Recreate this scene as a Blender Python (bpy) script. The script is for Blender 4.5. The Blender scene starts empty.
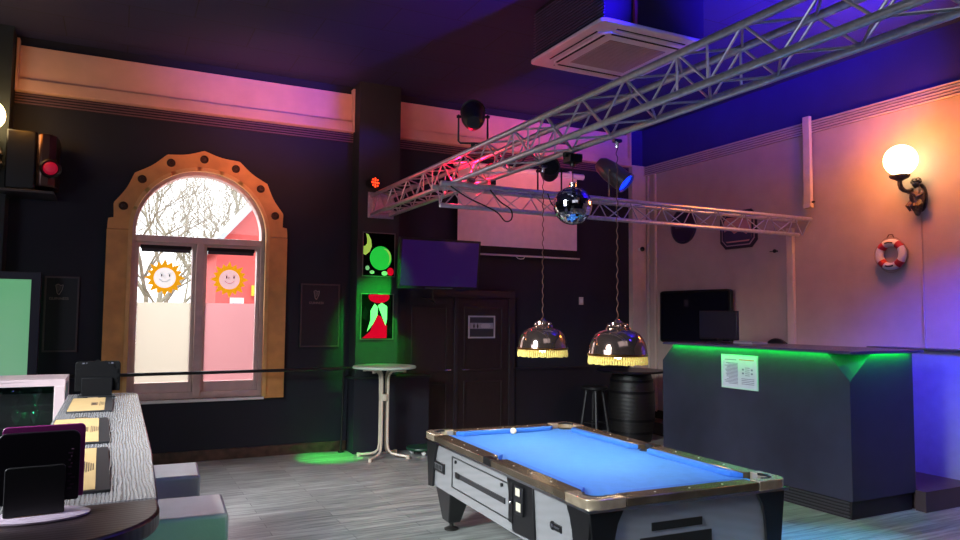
import bpy, bmesh, math, random
from math import sin, cos, pi, radians, sqrt, hypot, atan2
from mathutils import Vector, Matrix
random.seed(7)
C = bpy.context.scene.collection
scene = bpy.context.scene

# ------------------------------------------------------------------ materials
def lin(c):
    return tuple(((v/255.0)/12.92 if v/255.0 <= .04045 else ((v/255.0+.055)/1.055)**2.4) for v in c) + (1,)
def mat(name, rgb, rough=.5, metal=0, noise=0, nscale=8, emis=None, es=0, bump=0, bscale=40, coat=0, spec=.5, stretch=None):
    m = bpy.data.materials.new(name); m.use_nodes = True
    nt = m.node_tree; b = nt.nodes['Principled BSDF']
    col = lin(rgb)
    b.inputs['Base Color'].default_value = col
    b.inputs['Roughness'].default_value = rough
    b.inputs['Metallic'].default_value = metal
    b.inputs['Specular IOR Level'].default_value = spec
    b.inputs['Coat Weight'].default_value = coat
    if emis:
        b.inputs['Emission Color'].default_value = lin(emis); b.inputs['Emission Strength'].default_value = es
    tc = nt.nodes.new('ShaderNodeTexCoord'); mp = nt.nodes.new('ShaderNodeMapping')
    nt.links.new(tc.outputs['Object'], mp.inputs['Vector'])
    if stretch: mp.inputs['Scale'].default_value = stretch
    n = nt.nodes.new('ShaderNodeTexNoise'); n.inputs['Scale'].default_value = nscale; n.inputs['Detail'].default_value = 5
    nt.links.new(mp.outputs[0], n.inputs['Vector'])
    r = nt.nodes.new('ShaderNodeValToRGB')
    k = noise if noise else .06
    r.color_ramp.elements[0].position = .3; r.color_ramp.elements[1].position = .7
    r.color_ramp.elements[0].color = tuple(v*(1-k) for v in col[:3])+(1,)
    r.color_ramp.elements[1].color = tuple(min(1, v*(1+k)) for v in col[:3])+(1,)
    nt.links.new(n.outputs['Fac'], r.inputs['Fac']); nt.links.new(r.outputs['Color'], b.inputs['Base Color'])
    if bump:
        n2 = nt.nodes.new('ShaderNodeTexNoise'); n2.inputs['Scale'].default_value = bscale
        nt.links.new(mp.outputs[0], n2.inputs['Vector'])
        bp = nt.nodes.new('ShaderNodeBump'); bp.inputs['Strength'].default_value = bump; bp.inputs['Distance'].default_value = .01
        nt.links.new(n2.outputs['Fac'], bp.inputs['Height']); nt.links.new(bp.outputs[0], b.inputs['Normal'])
    return m
def emit(name, rgb, s):
    m = bpy.data.materials.new(name); m.use_nodes = True; nt = m.node_tree
    b = nt.nodes['Principled BSDF']; b.inputs['Base Color'].default_value = lin(rgb)
    b.inputs['Emission Color'].default_value = lin(rgb); b.inputs['Emission Strength'].default_value = s
    return m
def bricks(name, c1, c2, mortar, w, h, ms, rough=.4, scale=1, wood=0, offset=.5, bump=.2, rot=0, spec=.5):
    m = bpy.data.materials.new(name); m.use_nodes = True; nt = m.node_tree; b = nt.nodes['Principled BSDF']
    tc = nt.nodes.new('ShaderNodeTexCoord'); mp = nt.nodes.new('ShaderNodeMapping'); mp.inputs['Rotation'].default_value = (0, 0, rot)
    nt.links.new(tc.outputs['Object'], mp.inputs[0])
    br = nt.nodes.new('ShaderNodeTexBrick'); br.offset = offset
    br.inputs['Color1'].default_value = lin(c1); br.inputs['Color2'].default_value = lin(c2); br.inputs['Mortar'].default_value = lin(mortar)
    br.inputs['Scale'].default_value = scale; br.inputs['Brick Width'].default_value = w; br.inputs['Row Height'].default_value = h
    br.inputs['Mortar Size'].default_value = ms; br.inputs['Mortar Smooth'].default_value = .1
    nt.links.new(mp.outputs[0], br.inputs['Vector'])
    out = br.outputs['Color']
    if wood:
        mp2 = nt.nodes.new('ShaderNodeMapping'); mp2.inputs['Scale'].default_value = (1.2, 14, 1); nt.links.new(tc.outputs['Object'], mp2.inputs[0])
        n = nt.nodes.new('ShaderNodeTexNoise'); n.inputs['Scale'].default_value = 2.2; n.inputs['Detail'].default_value = 8; n.inputs['Distortion'].default_value = .6
        nt.links.new(mp2.outputs[0], n.inputs['Vector'])
        mr = nt.nodes.new('ShaderNodeMapRange'); mr.inputs[1].default_value = .3; mr.inputs[2].default_value = .7; mr.inputs[3].default_value = 1-wood; mr.inputs[4].default_value = 1+wood*.6
        nt.links.new(n.outputs['Fac'], mr.inputs[0])
        mx = nt.nodes.new('ShaderNodeVectorMath'); mx.operation = 'SCALE'
        nt.links.new(out, mx.inputs[0]); nt.links.new(mr.outputs[0], mx.inputs['Scale']); out = mx.outputs[0]
    nt.links.new(out, b.inputs['Base Color']); b.inputs['Roughness'].default_value = rough
    b.inputs['Specular IOR Level'].default_value = spec
    bp = nt.nodes.new('ShaderNodeBump'); bp.inputs['Strength'].default_value = bump; bp.inputs['Distance'].default_value = .004; bp.invert = True
    nt.links.new(br.outputs['Fac'], bp.inputs['Height']); nt.links.new(bp.outputs[0], b.inputs['Normal'])
    return m
def woodgrain(name, c1, c2, rough=.4, scale=3, stretch=(1, 1, 1), dist=4, bump=.4, bands='X', metal=0, spec=.5):
    m = bpy.data.materials.new(name); m.use_nodes = True; nt = m.node_tree; b = nt.nodes['Principled BSDF']
    tc = nt.nodes.new('ShaderNodeTexCoord'); mp = nt.nodes.new('ShaderNodeMapping'); mp.inputs['Scale'].default_value = stretch
    nt.links.new(tc.outputs['Object'], mp.inputs[0])
    w = nt.nodes.new('ShaderNodeTexWave'); w.bands_direction = bands; w.inputs['Scale'].default_value = scale
    w.inputs['Distortion'].default_value = dist; w.inputs['Detail'].default_value = 3; w.inputs['Detail Scale'].default_value = 1.2
    nt.links.new(mp.outputs[0], w.inputs['Vector'])
    r = nt.nodes.new('ShaderNodeValToRGB'); r.color_ramp.elements[0].color = lin(c1); r.color_ramp.elements[1].color = lin(c2)
    nt.links.new(w.outputs['Fac'], r.inputs['Fac']); nt.links.new(r.outputs['Color'], b.inputs['Base Color'])
    b.inputs['Roughness'].default_value = rough; b.inputs['Metallic'].default_value = metal; b.inputs['Specular IOR Level'].default_value = spec
    bp = nt.nodes.new('ShaderNodeBump'); bp.inputs['Strength'].default_value = bump; bp.inputs['Distance'].default_value = .003
    nt.links.new(w.outputs['Fac'], bp.inputs['Height']); nt.links.new(bp.outputs[0], b.inputs['Normal'])
    return m
def glassy(name, tint=(255, 255, 255), refl=.08):
    m = bpy.data.materials.new(name); m.use_nodes = True; nt = m.node_tree
    nt.nodes.remove(nt.nodes['Principled BSDF']); o = nt.nodes['Material Output']
    t = nt.nodes.new('ShaderNodeBsdfTransparent'); t.inputs[0].default_value = lin(tint)
    g = nt.nodes.new('ShaderNodeBsdfGlossy'); g.inputs['Roughness'].default_value = .02
    mx = nt.nodes.new('ShaderNodeMixShader'); mx.inputs[0].default_value = refl
    nt.links.new(t.outputs[0], mx.inputs[1]); nt.links.new(g.outputs[0], mx.inputs[2]); nt.links.new(mx.outputs[0], o.inputs[0])
    return m
def frosted(name, tint):
    m = bpy.data.materials.new(name); m.use_nodes = True; nt = m.node_tree
    nt.nodes.remove(nt.nodes['Principled BSDF']); o = nt.nodes['Material Output']
    t = nt.nodes.new('ShaderNodeBsdfTranslucent'); t.inputs[0].default_value = lin(tint)
    g = nt.nodes.new('ShaderNodeBsdfDiffuse'); g.inputs[0].default_value = lin(tint)
    mx = nt.nodes.new('ShaderNodeMixShader'); mx.inputs[0].default_value = .15
    nt.links.new(t.outputs[0], mx.inputs[1]); nt.links.new(g.outputs[0], mx.inputs[2]); nt.links.new(mx.outputs[0], o.inputs[0])
    return m

navy = mat('navy black wall paint', (20, 23, 37), .75, noise=.2, nscale=2, bump=.1, bscale=60)
pillar_m = mat('green tinted dark pillar paint', (34, 42, 44), .7, noise=.15, nscale=3)  # green wash on the dark pillar is partly put into this colour
darkblue = mat('dark blue upper wall paint', (40, 34, 110), .8, noise=.1, nscale=2)
cream = mat('cream wall plaster', (182, 162, 152), .8, noise=.07, nscale=3, bump=.12, bscale=50)
band_m = mat('red lit cream plaster band', (214, 170, 150), .8, noise=.08, nscale=3)  # warm red light on off-white plaster is put into the base colour
trimcream = mat('cream painted trim', (206, 186, 172), .6)
floor_m = bricks('grey laminate planks', (172, 176, 172), (140, 144, 142), (84, 86, 86), 1.2, .125, .0025, .33, wood=.5, bump=.25)
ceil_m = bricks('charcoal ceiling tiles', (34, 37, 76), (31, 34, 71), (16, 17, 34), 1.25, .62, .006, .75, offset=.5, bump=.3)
marble = mat('brown marble baseboard', (74, 54, 46), .35, noise=.6, nscale=9)
gold = mat('ochre painted wood arch', (216, 156, 88), .5, noise=.15, nscale=5, bump=.1)
goldedge = mat('gilded arch moulding', (226, 176, 110), .35, noise=.1)
rosette_m = mat('dark rosette bronze', (70, 42, 26), .45, noise=.3, nscale=40)
frame_m = mat('mauve brown window wood', (214, 186, 180), .5, noise=.1)
white = mat('white plastic', (225, 225, 222), .45)
offwhite = mat('off white lacquer', (205, 198, 190), .4)
black = mat('black plastic', (16, 16, 19), .4)
blackmatt = mat('matt black', (14, 14, 16), .8)
blackgloss = mat('gloss black', (8, 8, 12), .08, spec=.6)
alu = mat('brushed aluminium tube', (200, 198, 206), .3, .75, noise=.12, nscale=30, bump=.03)
alu2 = mat('dull aluminium brace', (190, 188, 196), .36, .7, noise=.12, nscale=30)
steel = mat('polished steel', (200, 200, 205), .18, 1)
chrome = mat('dark smoked chrome', (176, 150, 140), .1, .92)
brass = mat('antique brass', (176, 128, 62), .3, 1, noise=.2, nscale=30)
glass = glassy('clear glass')
glass2 = glassy('tumbler glass', (225, 235, 235), .25)
frostL = frosted('frosted film cream', (202, 195, 184))
frostR = frosted('frosted film house tint', (200, 166, 166))  # pink light from the red house is tinted into this film

# ------------------------------------------------------------------ mesh builder
class MB:
    def __init__(s): s.bm = bmesh.new(); s.mats = []; s.mi = 0
    def use(s, m):
        if m not in s.mats: s.mats.append(m)
        s.mi = s.mats.index(m); return s
    def _f(s, vs):
        try:
            f = s.bm.faces.new(vs); f.material_index = s.mi; return f
        except ValueError: return None
    def box(s, a, b, M=None):
        x0, y0, z0 = a; x1, y1, z1 = b
        P = [(x0,y0,z0),(x1,y0,z0),(x1,y1,z0),(x0,y1,z0),(x0,y0,z1),(x1,y0,z1),(x1,y1,z1),(x0,y1,z1)]
        V = [s.bm.verts.new((M @ Vector(p)) if M else p) for p in P]
        for q in ((0,3,2,1),(4,5,6,7),(0,1,5,4),(1,2,6,5),(2,3,7,6),(3,0,4,7)): s._f([V[i] for i in q])
        return s
    def prism(s, poly, axis, lo, hi, M=None):
        def P(p, t):
            v = {'x': (t, p[0], p[1]), 'y': (p[0], t, p[1]), 'z': (p[0], p[1], t)}[axis]
            return (M @ Vector(v)) if M else v
        A = [s.bm.verts.new(P(p, lo)) for p in poly]; B = [s.bm.verts.new(P(p, hi)) for p in poly]
        s._f(A[::-1]); s._f(B); n = len(poly)
        for i in range(n): s._f([A[i], A[(i+1) % n], B[(i+1) % n], B[i]])
        return s
    def tube(s, pts, r, n=10, cap=True, closed=False):
        pts = [Vector(p) for p in pts]; rings = []; N = len(pts)
        rr = r if isinstance(r, (list, tuple)) else [r]*N
        prev = None
        for i, p in enumerate(pts):
            if closed: d = pts[(i+1) % N]-pts[i-1]
            else: d = (pts[min(i+1, N-1)]-pts[max(i-1, 0)])
            d.normalize()
            if prev is None:
                up = Vector((0, 0, 1)) if abs(d.z) < .9 else Vector((1, 0, 0))
                a = d.cross(up).normalized()
            else:
                a = (prev-d*prev.dot(d)).normalized()
            prev = a; b = d.cross(a)
            rings.append([s.bm.verts.new(p+(a*cos(2*pi*k/n)+b*sin(2*pi*k/n))*rr[i]) for k in range(n)])
        for i in range(N if closed else N-1):
            A, B = rings[i], rings[(i+1) % N]
            for k in range(n): s._f([A[k], A[(k+1) % n], B[(k+1) % n], B[k]])
        if cap and not closed: s._f(rings[0][::-1]); s._f(rings[-1])
        return s
    def lathe(s, prof, c=(0, 0, 0), n=32, M=None, lobes=0, amp=0):
        rings = []
        for (r, z) in prof:
            ring = []
            for k in range(n):
                a = 2*pi*k/n; q = r*(1+amp*cos(lobes*a)) if lobes else r
                v = Vector((q*cos(a), q*sin(a), z))
                if M: v = M @ v
                ring.append(s.bm.verts.new(v+Vector(c)))
            rings.append(ring)
        for i in range(len(rings)-1):
            A, B = rings[i], rings[i+1]
            for k in range(n): s._f([A[k], A[(k+1) % n], B[(k+1) % n], B[k]])
        if prof[0][0] > 1e-6: s._f(rings[0][::-1])
        if prof[-1][0] > 1e-6: s._f(rings[-1])
        return s
    def cyl(s, a, b, r, n=16): return s.tube([a, b], r, n)
    def sphere(s, c, r, n=16, sc=(1, 1, 1), M=None):
        prof = [(r*sin(pi*i/(n//2)), -r*cos(pi*i/(n//2))) for i in range(n//2+1)]
        prof[0] = (1e-7, -r); prof[-1] = (1e-7, r)
        T = Matrix.Diagonal((*sc, 1)); T = (M @ T) if M else T
        return s.lathe(prof, c, n, T)
    def flat(s, poly, M):
        s._f([s.bm.verts.new(M @ Vector((p[0], p[1], 0))) for p in poly]); return s
    def build(s, name, m=None, parent=None, world=False, bev=0, smooth=True, flatshade=False, ang=35):
        me = bpy.data.meshes.new(name)
        bmesh.ops.remove_doubles(s.bm, verts=s.bm.verts, dist=1e-6)
        if not flatshade or True: bmesh.ops.recalc_face_normals(s.bm, faces=s.bm.faces)
        if world and parent is not None:
            s.bm.transform(root_matrix(parent).inverted())
        s.bm.to_mesh(me); s.bm.free()
        if s.mats:
            for q in s.mats: me.materials.append(q)
        elif m: me.materials.append(m)
        if smooth and not flatshade:
            me.shade_smooth(); me.set_sharp_from_angle(angle=radians(ang))
        o = bpy.data.objects.new(name, me); C.objects.link(o)
        if parent is not None: o.parent = parent
        if bev:
            md = o.modifiers.new('bevel', 'BEVEL'); md.width = bev; md.segments = 2; md.limit_method = 'ANGLE'; md.angle_limit = radians(40)
        return o
def root_matrix(o):
    M = Matrix.Translation(o.location) @ o.rotation_euler.to_matrix().to_4x4()
    if o.parent is not None: M = root_matrix(o.parent) @ M
    return M
def thing(name, label, cat, loc=(0, 0, 0), rz=0, group=None):
    o = bpy.data.objects.new(name, None); C.objects.link(o); o.empty_display_size = .1
    o.location = loc; o.rotation_euler = (0, 0, rz); o['label'] = label; o['category'] = cat
    if group: o['group'] = group
    return o
def tag(o, label, cat, group=None):
    o['label'] = label; o['category'] = cat
    if group: o['group'] = group
    return o
def struct(o, label=None, cat=None):
    o['kind'] = 'structure'
    if label: o['label'] = label
    if cat: o['category'] = cat
    return o
def sthing(name, label, cat, loc=(0, 0, 0)):
    return struct(thing(name, label, cat, loc))
def dup(root, loc, rz=None, label=None):
    r = root.copy(); C.objects.link(r); r.location = loc
    if rz is not None: r.rotation_euler = (0, 0, rz)
    if label: r['label'] = label
    for ch in [q for q in bpy.data.objects if q.parent == root]:
        c = ch.copy(); C.objects.link(c); c.parent = r
        for g in [q for q in bpy.data.objects if q.parent == ch]:
            d = g.copy(); C.objects.link(d); d.parent = c
    return r
def text_mesh(body, size, m, parent, M, name='lettering', extrude=.0008, align='CENTER'):
    cu = bpy.data.curves.new(name, 'FONT'); cu.body = body; cu.size = size; cu.align_x = align; cu.align_y = 'CENTER'; cu.extrude = extrude
    o = bpy.data.objects.new(name, cu); C.objects.link(o)
    dg = bpy.context.evaluated_depsgraph_get(); me = bpy.data.meshes.new_from_object(o.evaluated_get(dg))
    bpy.data.objects.remove(o); me.transform(M); me.materials.clear(); me.materials.append(m)
    q = bpy.data.objects.new(name, me); C.objects.link(q); q.parent = parent
    return q
def disc(cx, cy, r, n=24, sx=1, sy=1, a0=0): return [(cx+r*sx*cos(2*pi*k/n+a0), cy+r*sy*sin(2*pi*k/n+a0)) for k in range(n)]
# local frames: XZ plane facing -Y, and YZ plane facing -X
def frame_negY(x, y, z): return Matrix.Translation((x, y, z)) @ Matrix.Rotation(pi/2, 4, 'X')
def frame_negX(x, y, z): return Matrix.Translation((x, y, z)) @ Matrix.Rotation(-pi/2, 4, 'Z') @ Matrix.Rotation(pi/2, 4, 'X')

XL, XR, YB, YF, ZC = -4.0, 7.839, 9.557, -3.2, 4.95

# ------------------------------------------------------------------ room shell
struct(MB().box((XL-.3, YF-.3, -.2), (XR+.3, YB+.35, 0)).build('floor', floor_m), 'grey wood laminate plank floor', 'floor')
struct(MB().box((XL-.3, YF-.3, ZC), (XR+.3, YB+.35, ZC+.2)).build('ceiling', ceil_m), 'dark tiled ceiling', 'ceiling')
# back wall with arched opening
cx, spring, rad = .905, 2.80, .785
x0, x1, zs = cx-rad, cx+rad, .76
wb = MB(); YO = YB+.34
arch = [(cx+rad*cos(a), spring+rad*sin(a)) for a in [pi*k/24 for k in range(25)]]   # right -> left
for y in (YB, YO):
    def q(*ps):
        wb._f([wb.bm.verts.new((p[0], y, p[1])) for p in ps])
    q((XL, 0), (x0, 0), (x0, ZC), (XL, ZC)); q((x1, 0), (XR, 0), (XR, ZC), (x1, ZC)); q((x0, 0), (x1, 0), (x1, zs), (x0, zs))
    for i in range(24):
        a, b = arch[i], arch[i+1]; q(b, a, (a[0], ZC), (b[0], ZC))
loop = [(x1, zs)]+arch+[(x0, zs)]
for i in range(len(loop)):
    a, b = loop[i], loop[(i+1) % len(loop)]
    wb._f([wb.bm.verts.new((a[0], YB, a[1])), wb.bm.verts.new((b[0], YB, b[1])), wb.bm.verts.new((b[0], YO, b[1])), wb.bm.verts.new((a[0], YO, a[1]))])
struct(wb.build('wall_back', navy, smooth=False), 'near black painted wall around the arched window', 'wall')
struct(MB().box((XR, YF, 0), (XR+.2, YB, 4.33)).build('wall_right', cream), 'cream plaster wall behind the bar', 'wall')
struct(MB().box((XR-.004, YF, 4.33), (XR+.2, YB, ZC)).build('wall_right_upper', darkblue), 'dark blue painted wall above the moulding', 'wall')
struct(MB().box((XL-.2, YF, 0), (XL, YB, ZC)).build('wall_left', navy), 'near black wall at the left', 'wall')
struct(MB().box((XL-.2, YF-.2, 0), (XR+.2, YF, ZC)).build('wall_front', navy), 'dark wall behind the camera', 'wall')
# pillars
struct(MB().box((2.82, 9.25, .98), (3.40, YB-.001, ZC)).build('trim_1', pillar_m), 'dark square pillar right of the arched window', 'pillar')
struct(MB().box((-1.95, 9.25, 0), (-1.13, YB-.001, ZC)).build('trim_2', pillar_m), 'dark square pillar at the left edge', 'pillar')
struct(MB().box((7.555, 9.45, 0), (XR-.001, YB-.001, 4.33)).build('trim_3', trimcream, bev=.006), 'cream corner pilaster', 'pillar')
struct(MB().box((7.60, 9.53, 4.33), (XR-.001, YB-.001, ZC)).build('trim_12', darkblue), 'dark blue corner panel above the cream pilaster', 'wall')
# plaster bands on the back wall
def band(name, xa, xb, lab):
    b = MB()
    b.box((xa, YB-.03, 4.45), (xb, YB-.001, 4.84)); b.prism([(YB-.001, 4.30), (YB-.09, 4.31), (YB-.07, 4.445), (YB-.03, 4.455), (YB-.001, 4.455)], 'x', xa, xb)
    b.box((xa, YB-.1, 4.30), (xa+.03, YB-.001, 4.90)); b.box((xb-.03, YB-.1, 4.30), (xb, YB-.001, 4.90))
    struct(b.build(name, band_m, bev=.004), lab, 'plaster band')
band('trim_4', -1.12, 2.815, 'off-white plaster band tinted for red light above the arched window')
band('trim_5', 3.405, 7.55, 'off-white plaster band tinted for red light right of the pillar')
slat_m = mat('plum ribbed moulding', (116, 84, 92), .6)
slatd = mat('ribbed moulding groove', (40, 30, 42), .8)
def ribs(name, xa, xb, lab):
    b = MB().use(slatd); b.box((xa, YB-.02, 4.165), (xb, YB-.001, 4.295)); b.use(slat_m)
    for k in range(4): b.box((xa, YB-.045, 4.172+k*.032), (xb, YB-.02, 4.182+k*.032))
    struct(b.build(name), lab, 'moulding')
ribs('trim_6', -1.12, 2.815, 'ribbed moulding below the plaster band left of the pillar')
ribs('trim_7', 3.405, 7.55, 'ribbed moulding below the plaster band right of the pillar')
b = MB().use(mat('mauve groove', (120, 92, 98), .7)); b.box((XR-.02, YF, 4.165), (XR-.001, 9.44, 4.32)); b.use(trimcream)
for k in range(5): b.box((XR-.05, YF, 4.165+k*.033), (XR-.02, 9.44, 4.180+k*.033))
struct(b.build('trim_8'), 'ribbed cream moulding along the right wall', 'moulding')
b = MB(); b.box((XR-.025, 9.36, .3), (XR-.001, 9.40, 4.16)); b.box((XR-.035, 9.18, .3), (XR-.001, 9.215, 4.16))
struct(b.build('trim_9', trimcream, bev=.004), 'vertical corner beading of the right wall', 'moulding')
struct(MB().box((XR-.05, 6.50, .3), (XR-.001, 6.60, 2.98)).build('trim_10', trimcream, bev=.006), 'vertical cream batten on the right wall', 'moulding')
struct(MB().box((x0-.6-1.0, YB-.025, 0), (2.8, YB-.001, .13)).build('baseboard_back', marble, bev=.004), 'brown marble baseboard under the window', 'baseboard')
struct(MB().box((XR-.02, 5.4, .19), (XR-.001, 9.4, .32)).build('baseboard_right', blackmatt), 'black baseboard behind the bar', 'baseboard')
# pillar base cabinet / ledge
led = sthing('trim_11', 'dark boxed ledge at the foot of the pillar', 'ledge')
MB().box((2.80, 9.22, 0), (3.86, YB-.001, .965)).build('box_panel', navy, led)
MB().box((2.775, 9.20, .965), (3.89, YB-.001, .985)).build('ledge_board', mat('dark green ledge lacquer', (38, 54, 48), .3), led, bev=.004)
b = MB().use(mat('dark wainscot', (24, 22, 32), .5)); b.box((5.32, YB-.03, 0), (7.5, YB-.001, 1.0)); b.box((5.32, YB-.07, 1.0), (7.5, YB-.001, 1.03))
struct(b.build('trim_13', bev=.003), 'dark wainscot with cap rail beside the door', 'wainscot')

# ------------------------------------------------------------------ arched window
w = sthing('window_1', 'arched window with two casements and half round fanlight', 'window', (cx, YB, zs))
yg = YB+.16
def arc_band(mb, r0, r1, ya, yb, zc=spring, n=32, a0=0, a1=pi):
    for i in range(n):
        t0, t1 = a0+(a1-a0)*i/n, a0+(a1-a0)*(i+1)/n
        P = [(cx+r0*cos(t0), zc+r0*sin(t0)), (cx+r1*cos(t0), zc+r1*sin(t0)), (cx+r1*cos(t1), zc+r1*sin(t1)), (cx+r0*cos(t1), zc+r0*sin(t1))]
        mb.prism(P, 'y', ya, yb)
    return mb
f = MB(); arc_band(f, .735, .783, YB+.04, YB+.2)
f.box((x0+.002, YB+.04, zs), (x0+.05, YB+.2, spring)); f.box((x1-.05, YB+.04, zs), (x1-.002, YB+.2, spring)); f.box((x0+.05, YB+.04, zs), (x1-.05, YB+.2, zs+.08))
f.build('window_frame', frame_m, w, world=True, bev=.004)
MB().box((x0+.05, YB+.03, 2.675), (x1-.05, YB+.2, 2.755)).build('transom', frame_m, w, world=True, bev=.005)
MB().box((cx-.045, YB+.02, zs+.02), (cx+.045, YB+.2, 2.675)).build('mullion', frame_m, w, world=True, bev=.005)
for s, (a, b_) in (('l', (x0+.05, cx-.045)), ('r', (cx+.045, x1-.05))):
    sf = MB(); z0, z1 = zs+.08, 2.675; t = .042
    sf.box((a+.002, YB+.1, z0+.002), (a+t, YB+.19, z1-.002)); sf.box((b_-t, YB+.1, z0+.002), (b_-.002, YB+.19, z1-.002))
    sf.box((a+t, YB+.1, z0+.002), (b_-t, YB+.19, z0+.12)); sf.box((a+t, YB+.1, z1-.06), (b_-t, YB+.19, z1-.002))
    sa = sf.build('sash', mat('pale mauve sash wood', (220, 196, 190), .5), w, world=True, bev=.004)
    MB().box((a+t, yg, z0+.12), (b_-t, yg+.004, z1-.06)).build('pane', glass, sa, world=True)
    MB().box((a+t+.002, yg-.004, z0+.122), (b_-t-.002, yg-.002, 1.94)).build('frosted_film', frostL if s == 'l' else frostR, sa, world=True)
MB().prism([(cx-.74, 2.755)]+[(cx+.74*cos(pi*k/24), spring+.74*sin(pi*k/24)) for k in range(24, -1, -1)]+[(cx+.74, 2.755)], 'y', yg, yg+.004).build('fanlight_pane', glass, w, world=True)
MB().box((x0-.02, YB-.05, zs-.035), (x1+.02, YB+.05, zs)).build('sill', mat('pale sill', (225, 222, 224), .3), w, world=True, bev=.005)
# gold arch surround
g = thing('arch_surround', 'ochre wooden arch with scalloped edge and rosettes framing the window', 'arch surround', (cx, YB-.03, .76))
def surround():
    n = 8*7
    outer = []; ang0 = radians(0)
    # cusps at the rosette angles
    for k in range(0, 161):
        a = pi*k/160; deg = math.degrees(a)
        ph = ((deg-90+24.2*5) % 24.2)/24.2
        r = 1.035-.045*sin(pi*ph)
        if min(deg, 180-deg) < 7: r = 1.045
        outer.append((cx+r*cos(a)*(1.0), spring+r*sin(a)))
    inner = [(cx+.80*cos(pi*k/60), spring+.80*sin(pi*k/60)) for k in range(61)]
    return outer, inner
outer, inner = surround()
gm = MB()
def ring(outer, inner, ya, yb):
    m = len(outer)-1
    for i in range(m):
        a, b_ = outer[i], outer[i+1]
        ia, ib = inner[min(len(inner)-1, round(i*(len(inner)-1)/m))], inner[min(len(inner)-1, round((i+1)*(len(inner)-1)/m))]
        ps = [a, b_, ib, ia] if ia != ib else [a, b_, ia]
        gm.prism(ps, 'y', ya, yb)
inner = [(cx+.79*cos(pi*k/160), spring+.79*sin(pi*k/160)) for k in range(161)]
ring(outer, inner, YB-.055, YB-.002)
gm.build('arch_board', gold, g, world=True, smooth=False)
for s in (-1, 1):
    xa, xb = sorted((cx+s*.80, cx+s*1.05))
    MB().box((xa, YB-.055, .74), (xb, YB-.002, spring-.004)).build('side_board', gold, g, world=True, bev=.006)
gi = MB(); arc_band(gi, .775, .82, YB-.075, YB-.001, n=48)
for s in (-1, 1):
    xa, xb = sorted((cx+s*.775, cx+s*.82)); gi.box((xa, YB-.075, .765), (xb, YB-.001, spring))
gi.build('inner_moulding', goldedge, g, world=True)
for k in range(-3, 4):
    a = radians(90+24.2*k); rr = .925
    rx, rz = cx+rr*cos(a), spring+rr*sin(a)
    MB().lathe([(.05, 0), (.05, .012), (.042, .02), (.036, .012), (.03, .012), (.022, .026), (1e-6, .03)], (rx, YB-.055, rz), 20, Matrix.Rotation(pi/2, 4, 'X'), ).build('rosette', rosette_m, g, world=True)
# roller blinds
for nm, a, b_, lab in (('l', .225, .80, 'rolled up black blind at the top of the left casement'), ('r', .985, 1.56, 'rolled up black blind at the top of the right casement')):
    t = thing('roller_blind', lab, 'blind', ((a+b_)/2, YB+.06, 2.60), 0, 'window blinds')
    MB().cyl((a, YB+.06, 2.615), (b_, YB+.06, 2.615), .024, 14).build('blind_roll', blackmatt, t, world=True)
    MB().box((a+.01, YB+.05, 2.555), (b_-.01, YB+.058, 2.60)).build('blind_slat', mat('grey slats', (60, 58, 62), .6), t, world=True)
# sun stickers; their emission stands in for daylight coming through the pane
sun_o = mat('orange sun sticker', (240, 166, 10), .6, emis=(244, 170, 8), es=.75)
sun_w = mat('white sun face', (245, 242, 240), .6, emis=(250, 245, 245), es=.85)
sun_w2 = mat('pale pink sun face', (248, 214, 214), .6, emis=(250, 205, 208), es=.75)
sun_d = mat('sticker ink', (40, 40, 90), .6)
sun_b = mat('sticker blue line', (70, 150, 190), .6); sun_r = mat('sticker red line', (180, 60, 80), .6)
for X, lab, face, ln in ((.512, 'orange smiling sun sticker with white face on the left pane', sun_w, sun_b), (1.275, 'orange smiling sun sticker with pale pink face on the right pane', sun_w2, sun_r)):
    t = thing('sun_sticker', lab, 'sticker', (X, yg-.002, 2.245), 0, 'sun stickers')
    pts = []
    for k in range(32):
        a = 2*pi*k/32; r = (.235 if k % 4 == 0 else .21) if k % 2 == 0 else .165
        pts.append((r*cos(a+.04*(1 if k % 2 else 0)), r*sin(a)))
    MB().prism(pts, 'y', -.006, -.004).build('rays', sun_o, t, smooth=False)
    fc = MB().prism(disc(0, 0, .125, 32), 'y', -.008, -.0061).build('face', face, t, smooth=False)
    for sx in (-1, 1): MB().prism(disc(sx*.045+.01, .03, .013, 12, .7, 1.5), 'y', -.010, -.0081).build('eye', sun_d, fc, smooth=False)
    MB().tube([(.065*cos(a), -.009, .012+.062*sin(a)) for a in [radians(205+130*k/12) for k in range(13)]], .0035, 6).build('smile', ln, fc)
    MB().tube([(.012*cos(a)-.002, -.009, .018+.012*sin(a)) for a in [radians(60+270*k/8) for k in range(9)]], .0025, 6).build('nose', ln, fc)
    for sx in (-1, 1): MB().tube([(sx*.045+.01+.02*cos(a), -.009, .045+.015*sin(a)) for a in [radians(30+120*k/6) for k in range(7)]], .002, 6).build('eyebrow', ln, fc)
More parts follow.
